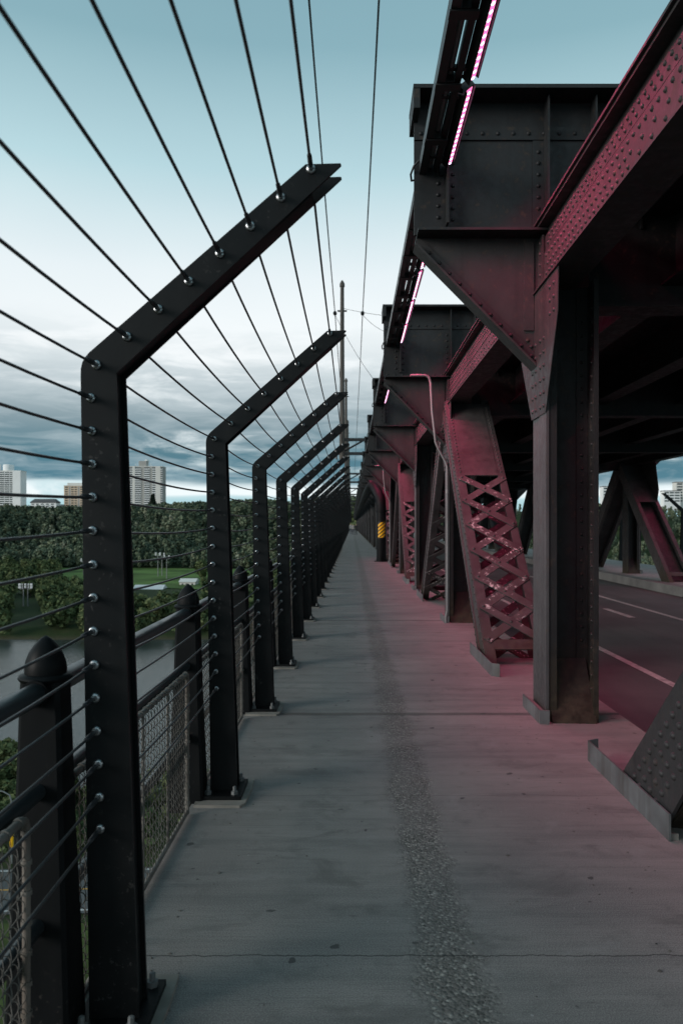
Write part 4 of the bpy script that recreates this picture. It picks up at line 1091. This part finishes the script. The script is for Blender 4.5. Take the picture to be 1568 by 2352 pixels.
for k, (px, y_, h_) in enumerate(((20, 700, 16), (60, 690, 14), (100, 640, 15), (30, 560, 13), (128, 560, 11), (70, 470, 12), (462, 640, 17), (470, 560, 8), (395, 395, 7), (600, 700, 14))):
    hero_tree(at(px, y_), y_, h_, f'rounded green tree on the valley floor, {["far left edge", "left edge by the field", "left of the field gap", "behind the floodlights at left", "below the field at left", "front row at left", "at the right end of the playing field", "by the dark hut roof", "in front of the white roof", "between second and third fence posts"][k]}', 'rounded trees on the valley floor', seed=k)
hero_tree(at(10, 136), 136, 9.0, 'leafy green tree on the near river bank at the left edge', seed=1, wide=1.1)
hero_tree(at(52, 131), 131, 6.0, 'small green tree on the near bank beside the street lamp', seed=2)
hero_tree(at(395, 139), 139, 7.0, 'green tree on the near bank seen through the mesh panel', seed=0)

# ---- buildings on the far rim
def bmat(name, c): return simple(name, c, 0.8, 0.06, 0.05)
M['b_white'] = bmat('tower_white', (0.80, 0.80, 0.79)); M['b_grey'] = bmat('tower_grey', (0.36, 0.35, 0.33)); M['b_pale'] = bmat('tower_pale', (0.66, 0.64, 0.60))
M['b_beige'] = bmat('tower_beige', (0.62, 0.47, 0.34)); M['b_dark'] = bmat('roof_dark', (0.09, 0.09, 0.095))
m_, nt_, b_s = new_mat('window_glass'); b_s.inputs['Base Color'].default_value = (0.035, 0.045, 0.05, 1); b_s.inputs['Roughness'].default_value = 0.15; M['glass'] = m_
def tower(px0, px1, y, ytop, ybase, floors, wallm, bays, label, kind='slab', name='apartment_tower'):
    x0, x1 = at(px0, y), at(px1, y); zt = EYE + (1206 - ytop) / 1829 * y; zb = EYE + (1206 - ybase) / 1829 * y - 14; w = x1 - x0; dpt = max(14, w * 0.45)
    t = thing(name, ((x0 + x1) / 2, y, zb), label, 'building'); H = zt - zb; hw = w / 2
    MB().box(-hw, hw, 0, dpt, 0, H).build('wall', wallm, t)
    MB().box(-hw - 0.4, hw + 0.4, -0.4, dpt + 0.4, H, H + 1.0).build('roof', M['b_pale'] if kind != 'house' else M['b_dark'], t)
    fh = (H - 12) / floors
    g_me, r_me = {}, {}
    for bi, (u0, u1, typ) in enumerate(bays):
        a, b2 = -hw + u0 * w, -hw + u1 * w
        if typ == 'pier':
            MB().box(a, b2, -1.5, -0.02, 0, H + 0.6).build('pier', M['b_pale'] if wallm is not M['b_white'] else M['b_white'], t); continue
        if typ == 'dark':
            MB().box(a, b2, -0.12, -0.02, 0, H - 1).build('recess_panel', M['b_grey'], t); continue
        gme = MB().box(a, b2, -0.06, -0.015, fh * 0.42, fh * 0.92).mesh('window', M['glass'])
        bme = MB().box(a - 0.3, b2 + 0.3, -1.4, -0.02, 0.0, fh * 0.40).mesh('balcony', M['b_white'])
        for f in range(floors):
            obj('window', gme, t, (0, 0, 11 + f * fh))
            if typ == 'balc': obj('balcony', bme, t, (0, 0, 11 + f * fh))
    return t, hw, H, dpt
t, hw, H, dp = tower(296, 373, 1300, 1072, 1168, 20, M['b_grey'],
    [(0.0, 0.115, 'balc'), (0.115, 0.185, 'pier'), (0.19, 0.36, 'balc'), (0.365, 0.46, 'dark'), (0.465, 0.62, 'balc'), (0.625, 0.70, 'dark'), (0.705, 0.80, 'balc'), (0.80, 0.945, 'pier'), (0.95, 1.0, 'balc')],
    'tall grey apartment slab with stacked balconies behind the nearest post')
MB().box(-hw * 0.42, hw * 0.02, 1, dp * 0.7, H + 1.0, H + 9.5).build('penthouse', M['b_grey'], t); MB().box(hw * -0.05, hw * 0.08, 1, dp * 0.7, H + 9.5, H + 12).build('chimney', M['b_white'], t)
for dx in (-0.62, -0.3, 0.3): MB().tube([(hw * dx, 2, H), (hw * dx, 2, H + 6)], 0.25, 5).build('mast', M['b_pale'], t)
t, hw, H, dp = tower(-22, 48, 1300, 1082, 1170, 19, M['b_white'], [(0.0, 0.28, 'balc'), (0.30, 0.45, 'balc'), (0.47, 0.62, 'balc'), (0.64, 0.72, 'balc'), (0.74, 1.0, 'pier')],
    'white apartment tower with round roof drums at the left edge')
MB().lathe((hw * 0.0, dp / 2, H + 1.0), [(8.6, 0), (8.6, 9.5), (7.6, 10.5), (0.1, 10.6)], 20).build('roof_drum', M['b_white'], t, True)
MB().lathe((hw * -0.85, dp / 2, H + 1.0), [(8.6, 0), (8.6, 9.5), (7.6, 10.5), (0.1, 10.6)], 20).build('roof_drum', M['b_white'], t, True)
t, hw, H, dp = tower(147, 192, 1300, 1116, 1170, 11, M['b_beige'], [(0.05, 0.20, 'win'), (0.24, 0.34, 'dark'), (0.37, 0.50, 'win'), (0.54, 0.66, 'win'), (0.70, 0.80, 'dark'), (0.84, 0.98, 'win')],
    'beige mid-rise block half hidden behind the nearest fence post')
MB().box(-hw * 0.7, hw * 0.9, 2, dp * 0.8, H + 1, H + 5).build('penthouse', M['b_pale'], t)
t, hw, H, dp = tower(70, 129, 1260, 1155, 1172, 4, M['b_white'], [(0.05, 0.15, 'win'), (0.22, 0.32, 'balc'), (0.40, 0.52, 'balc'), (0.60, 0.72, 'balc'), (0.80, 0.92, 'win')],
    'low white apartment house with dark hipped roof between the towers', 'house', 'apartment_house')
mb = MB(); mb.hexa([(-hw - 1, -1, H + 1), (hw + 1, -1, H + 1), (hw + 1, dp + 1, H + 1), (-hw - 1, dp + 1, H + 1), (-hw + 5, 4, H + 6.5), (hw - 5, 4, H + 6.5), (hw - 5, dp - 4, H + 6.5), (-hw + 5, dp - 4, H + 6.5)])
mb.build('hip_roof', M['b_dark'], t)
tower(131, 143, 1280, 1160, 1172, 3, M['b_white'], [(0.1, 0.9, 'win')], 'small white house left of the beige block', 'house', 'white_house')
tower(300, 330, 1240, 1164, 1174, 3, M['b_pale'], [(0.1, 0.3, 'win'), (0.4, 0.6, 'win'), (0.7, 0.9, 'win')], 'low pale building at the foot of the grey tower', 'house', 'low_house')
tower(520, 600, 1500, 1160, 1170, 3, M['b_beige'], [(0.1, 0.3, 'win'), (0.4, 0.6, 'win'), (0.7, 0.9, 'win')], 'low brown building on the skyline between fence posts', 'house', 'low_house')
tower(1524, 1562, 1150, 1128, 1150, 4, M['b_white'], [(0.05, 0.3, 'win'), (0.35, 0.6, 'win'), (0.65, 0.95, 'win')], 'white building on the rim seen under the truss at right', 'house', 'white_house')
tower(1552, 1600, 1180, 1108, 1150, 7, M['b_pale'], [(0.05, 0.3, 'win'), (0.35, 0.6, 'win'), (0.65, 0.95, 'win')], 'grey building cut by the right edge under the truss', 'house', 'office_block')
tower(1384, 1404, 1150, 1118, 1150, 5, M['b_white'], [(0.1, 0.9, 'win')], 'white building glimpsed in the gap right of the nearest column', 'house', 'white_house')
# ---- valley floor things
M['roofwhite'] = simple('white_roof', (0.60, 0.61, 0.62), 0.6, 0.1, 0.3)
def hut(px0, px1, y, ytop, h_, label, mat):
    x0, x1 = at(px0, y), at(px1, y); z = float(hfun((x0 + x1) / 2, y)); zt = EYE - (ytop - 1206) / 1829 * y
    z = min(z, zt - h_)
    t = thing('field_building', ((x0 + x1) / 2, y, z), label, 'building'); hw = (x1 - x0) / 2; H = zt - z
    MB().box(-hw, hw, 0, 14, 0, H * 0.62).build('wall', M['b_pale'], t)
    MB().prism([(-0.8, H * 0.62), (7, H), (14.8, H * 0.62)], -hw - 0.6, hw + 0.6, 'x').build('roof', mat, t)
    MB().box(-hw * 0.2, hw * 0.2, -0.1, -0.01, 0.2, H * 0.45).build('door', M['b_dark'], t)
    for u in (-0.7, 0.55): MB().box(hw * u, hw * (u + 0.2), -0.1, -0.01, H * 0.2, H * 0.45).build('window', M['glass'], t)
hut(306, 372, 545, 1345, 7, 'long low building with white roof at the edge of the field', M['roofwhite'])
hut(412, 448, 590, 1330, 6, 'smaller grey-roofed field building beside the railing cap', M['b_pale'])
def floodlight(px, y, ytop, label, lamps=2):
    x_ = at(px, y); z = float(hfun(x_, y)); zt = EYE - (ytop - 1206) / 1829 * y; h_ = zt - z
    t = thing('floodlight_mast', (x_, y, z), label, 'floodlight', 'floodlight masts on the valley floor')
    MB().tube([(0, 0, 0), (0, 0, h_)], [0.42, 0.26], 8).build('mast', M['conduit'], t, True)
    MB().box(-2.0, 2.0, -0.15, 0.15, h_ - 0.3, h_ + 0.1).build('crossbar', M['conduit'], t)
    for k in range(lamps):
        for r_ in range(2): MB().box(-1.9 + k * 3.8 / max(1, lamps - 1) - 0.6, -1.9 + k * 3.8 / max(1, lamps - 1) + 0.6, -0.6, 0.1, h_ + 0.2 + r_ * 1.4, h_ + 1.3 + r_ * 1.4).build('lamp_head', M['roofwhite'], t)
for k, (px, y_, yt) in enumerate(((363, 690, 1276), (372, 700, 1277), (383, 660, 1283))): floodlight(px, y_, yt, f'tall floodlight mast on the playing field, {["left", "middle", "right"][k]} of three')
for k, px in enumerate((54, 64)): floodlight(px, 420, 1352, f'short floodlight mast among trees at far left, {["left", "right"][k]} one of the pair', 3)
floodlight(194 - 2, 700, 1290, 'lone thin mast at the left part of the field')
def street_lamp(px, y, ytop, label):
    x_ = at(px, y); z = float(hfun(x_, y)); zt = EYE - (ytop - 1206) / 1829 * y; h_ = zt - z
    t = thing('street_lamp', (x_, y, z), label, 'street lamp', 'street lamps along the river road')
    MB().tube([(0, 0, 0), (0, 0, h_ * 0.85), (-0.3, 0, h_ * 0.95), (-1.2, 0, h_), (-2.2, 0, h_ + 0.1)], [0.16, 0.12, 0.10, 0.08, 0.07], 8).build('pole', M['conduit'], t, True)
    MB().hexa([(-3.1, -0.18, h_), (-2.1, -0.18, h_), (-2.1, 0.18, h_), (-3.1, 0.18, h_), (-3.0, -0.12, h_ + 0.2), (-2.1, -0.12, h_ + 0.2), (-2.1, 0.12, h_ + 0.2), (-3.0, 0.12, h_ + 0.2)]).build('lamp_head', M['galv'], t)
    MB().lathe((0, 0, 2.2), [(0.24, 0), (0.24, 1.6)], 10).build('wrap', M['yellow'], t)
street_lamp(27, 106, 1818, 'curved grey street lamp by the river road below the railing')

# ---- people far down the walkway
def person(x_, y_, h_, label, top, trousers, phase, turn=0.0):
    m, nt, b = new_mat('clothing'); oc = objco(nt); sp_ = nt.new('ShaderNodeSeparateXYZ'); nt.l.new(oc, sp_.inputs[0])
    z = nt.math('DIVIDE', sp_.outputs[2], h_)
    nt.put(b.inputs['Base Color'], nt.ramp(z, [(0.0, (0.02, 0.02, 0.02)), (0.05, trousers), (0.52, top), (0.83, (0.42, 0.27, 0.2)), (0.94, (0.05, 0.035, 0.025))], 'CONSTANT'))
    b.inputs['Roughness'].default_value = 0.9
    k = h_ / 1.75; s_ = 0.22 * phase
    J = [(0, 0, 0.95, .13, .10), (0, 0, 1.15, .12, .09), (0, 0, 1.38, .15, .10), (0, 0, 1.50, .055, .055), (0, -0.01, 1.60, .075, .085), (0, 0, 1.70, .07, .08),
         (.19, 0, 1.42, .055, .055), (.23, -s_ * .6, 1.15, .042, .042), (.22, -s_ * 1.2 - .05, .90, .033, .033), (.22, -s_ * 1.3 - .07, .80, .03, .045),
         (-.19, 0, 1.42, .055, .055), (-.23, s_ * .6, 1.15, .042, .042), (-.22, s_ * 1.2 - .05, .90, .033, .033), (-.22, s_ * 1.3 - .07, .80, .03, .045),
         (.09, 0, .88, .09, .09), (.10, s_ * .6 - .03, .48, .06, .06), (.10, s_ * 1.3, .09, .042, .042), (.10, s_ * 1.3 - .15, .04, .035, .03),
         (-.09, 0, .88, .09, .09), (-.10, -s_ * .6 - .03, .48, .06, .06), (-.10, -s_ * 1.3, .09, .042, .042), (-.10, -s_ * 1.3 - .15, .04, .035, .03)]
    E = [(0, 1), (1, 2), (2, 3), (3, 4), (4, 5), (2, 6), (6, 7), (7, 8), (8, 9), (2, 10), (10, 11), (11, 12), (12, 13), (0, 14), (14, 15), (15, 16), (16, 17), (0, 18), (18, 19), (19, 20), (20, 21)]
    me = bpy.data.meshes.new('person'); me.from_pydata([(a * k, b2 * k, c * k) for a, b2, c, *_ in J], E, []); me.materials.append(m)
    o = obj('person', me, None, (x_, y_, 0.0)); o.rotation_euler = (0, 0, turn)
    md = o.modifiers.new('skin', 'SKIN'); md.use_smooth_shade = True
    for i, j in enumerate(J): me.skin_vertices[0].data[i].radius = (j[3] * k, j[4] * k)
    me.skin_vertices[0].data[0].use_root = True
    sb = o.modifiers.new('sub', 'SUBSURF'); sb.levels = 1; sb.render_levels = 1
    tag(o, label, 'person', 'people far down the walkway')
person(0.62, 118, 1.75, 'person in dark clothes, rightmost of the people far down the walkway', (0.03, 0.03, 0.035), (0.025, 0.025, 0.03), 1.0)
person(0.20, 122, 1.72, 'person in a pale top in the middle of the far walkway', (0.5, 0.42, 0.42), (0.08, 0.08, 0.10), -0.8)
person(-0.15, 126, 1.80, 'person in a grey top, leftmost of the people far down the walkway', (0.32, 0.33, 0.34), (0.05, 0.05, 0.07), 0.7)

# ---- loose grit and crumbs lying on the walkway
V, F = [], []
rs = np.random.RandomState(5)
for k in range(520):
    y_ = 2.2 + 16 * rs.rand() ** 1.6; u = rs.rand()
    x_ = 1.36 - abs(rs.normal(0, 0.16)) if u < 0.45 else (-0.72 + abs(rs.normal(0, 0.10)) if u < 0.75 else rs.uniform(-0.6, 1.3))
    r_ = rs.uniform(0.002, 0.0065) * (1.6 if rs.rand() < 0.08 else 1); b0 = len(V)
    for dx, dy, dz in ((1, 0, 0), (0, 1, 0), (-1, 0, 0), (0, -1, 0), (0, 0, 0.8)): V.append((x_ + dx * r_ * rs.uniform(0.6, 1.6), y_ + dy * r_ * rs.uniform(0.6, 1.6), 0.0008 + dz * r_))
    F += [(b0, b0 + 1, b0 + 4), (b0 + 1, b0 + 2, b0 + 4), (b0 + 2, b0 + 3, b0 + 4), (b0 + 3, b0, b0 + 4)]
gm_ = paint('grit', (0.16, 0.15, 0.135), 0.9, 0.8, (0.05, 0.04, 0.03), 0.6, scale=6)
tag(obj('loose_grit', np_mesh('loose_grit', V, F, gm_)), 'loose grit and crumbs scattered along the walkway edges', 'grit', None, 'stuff')
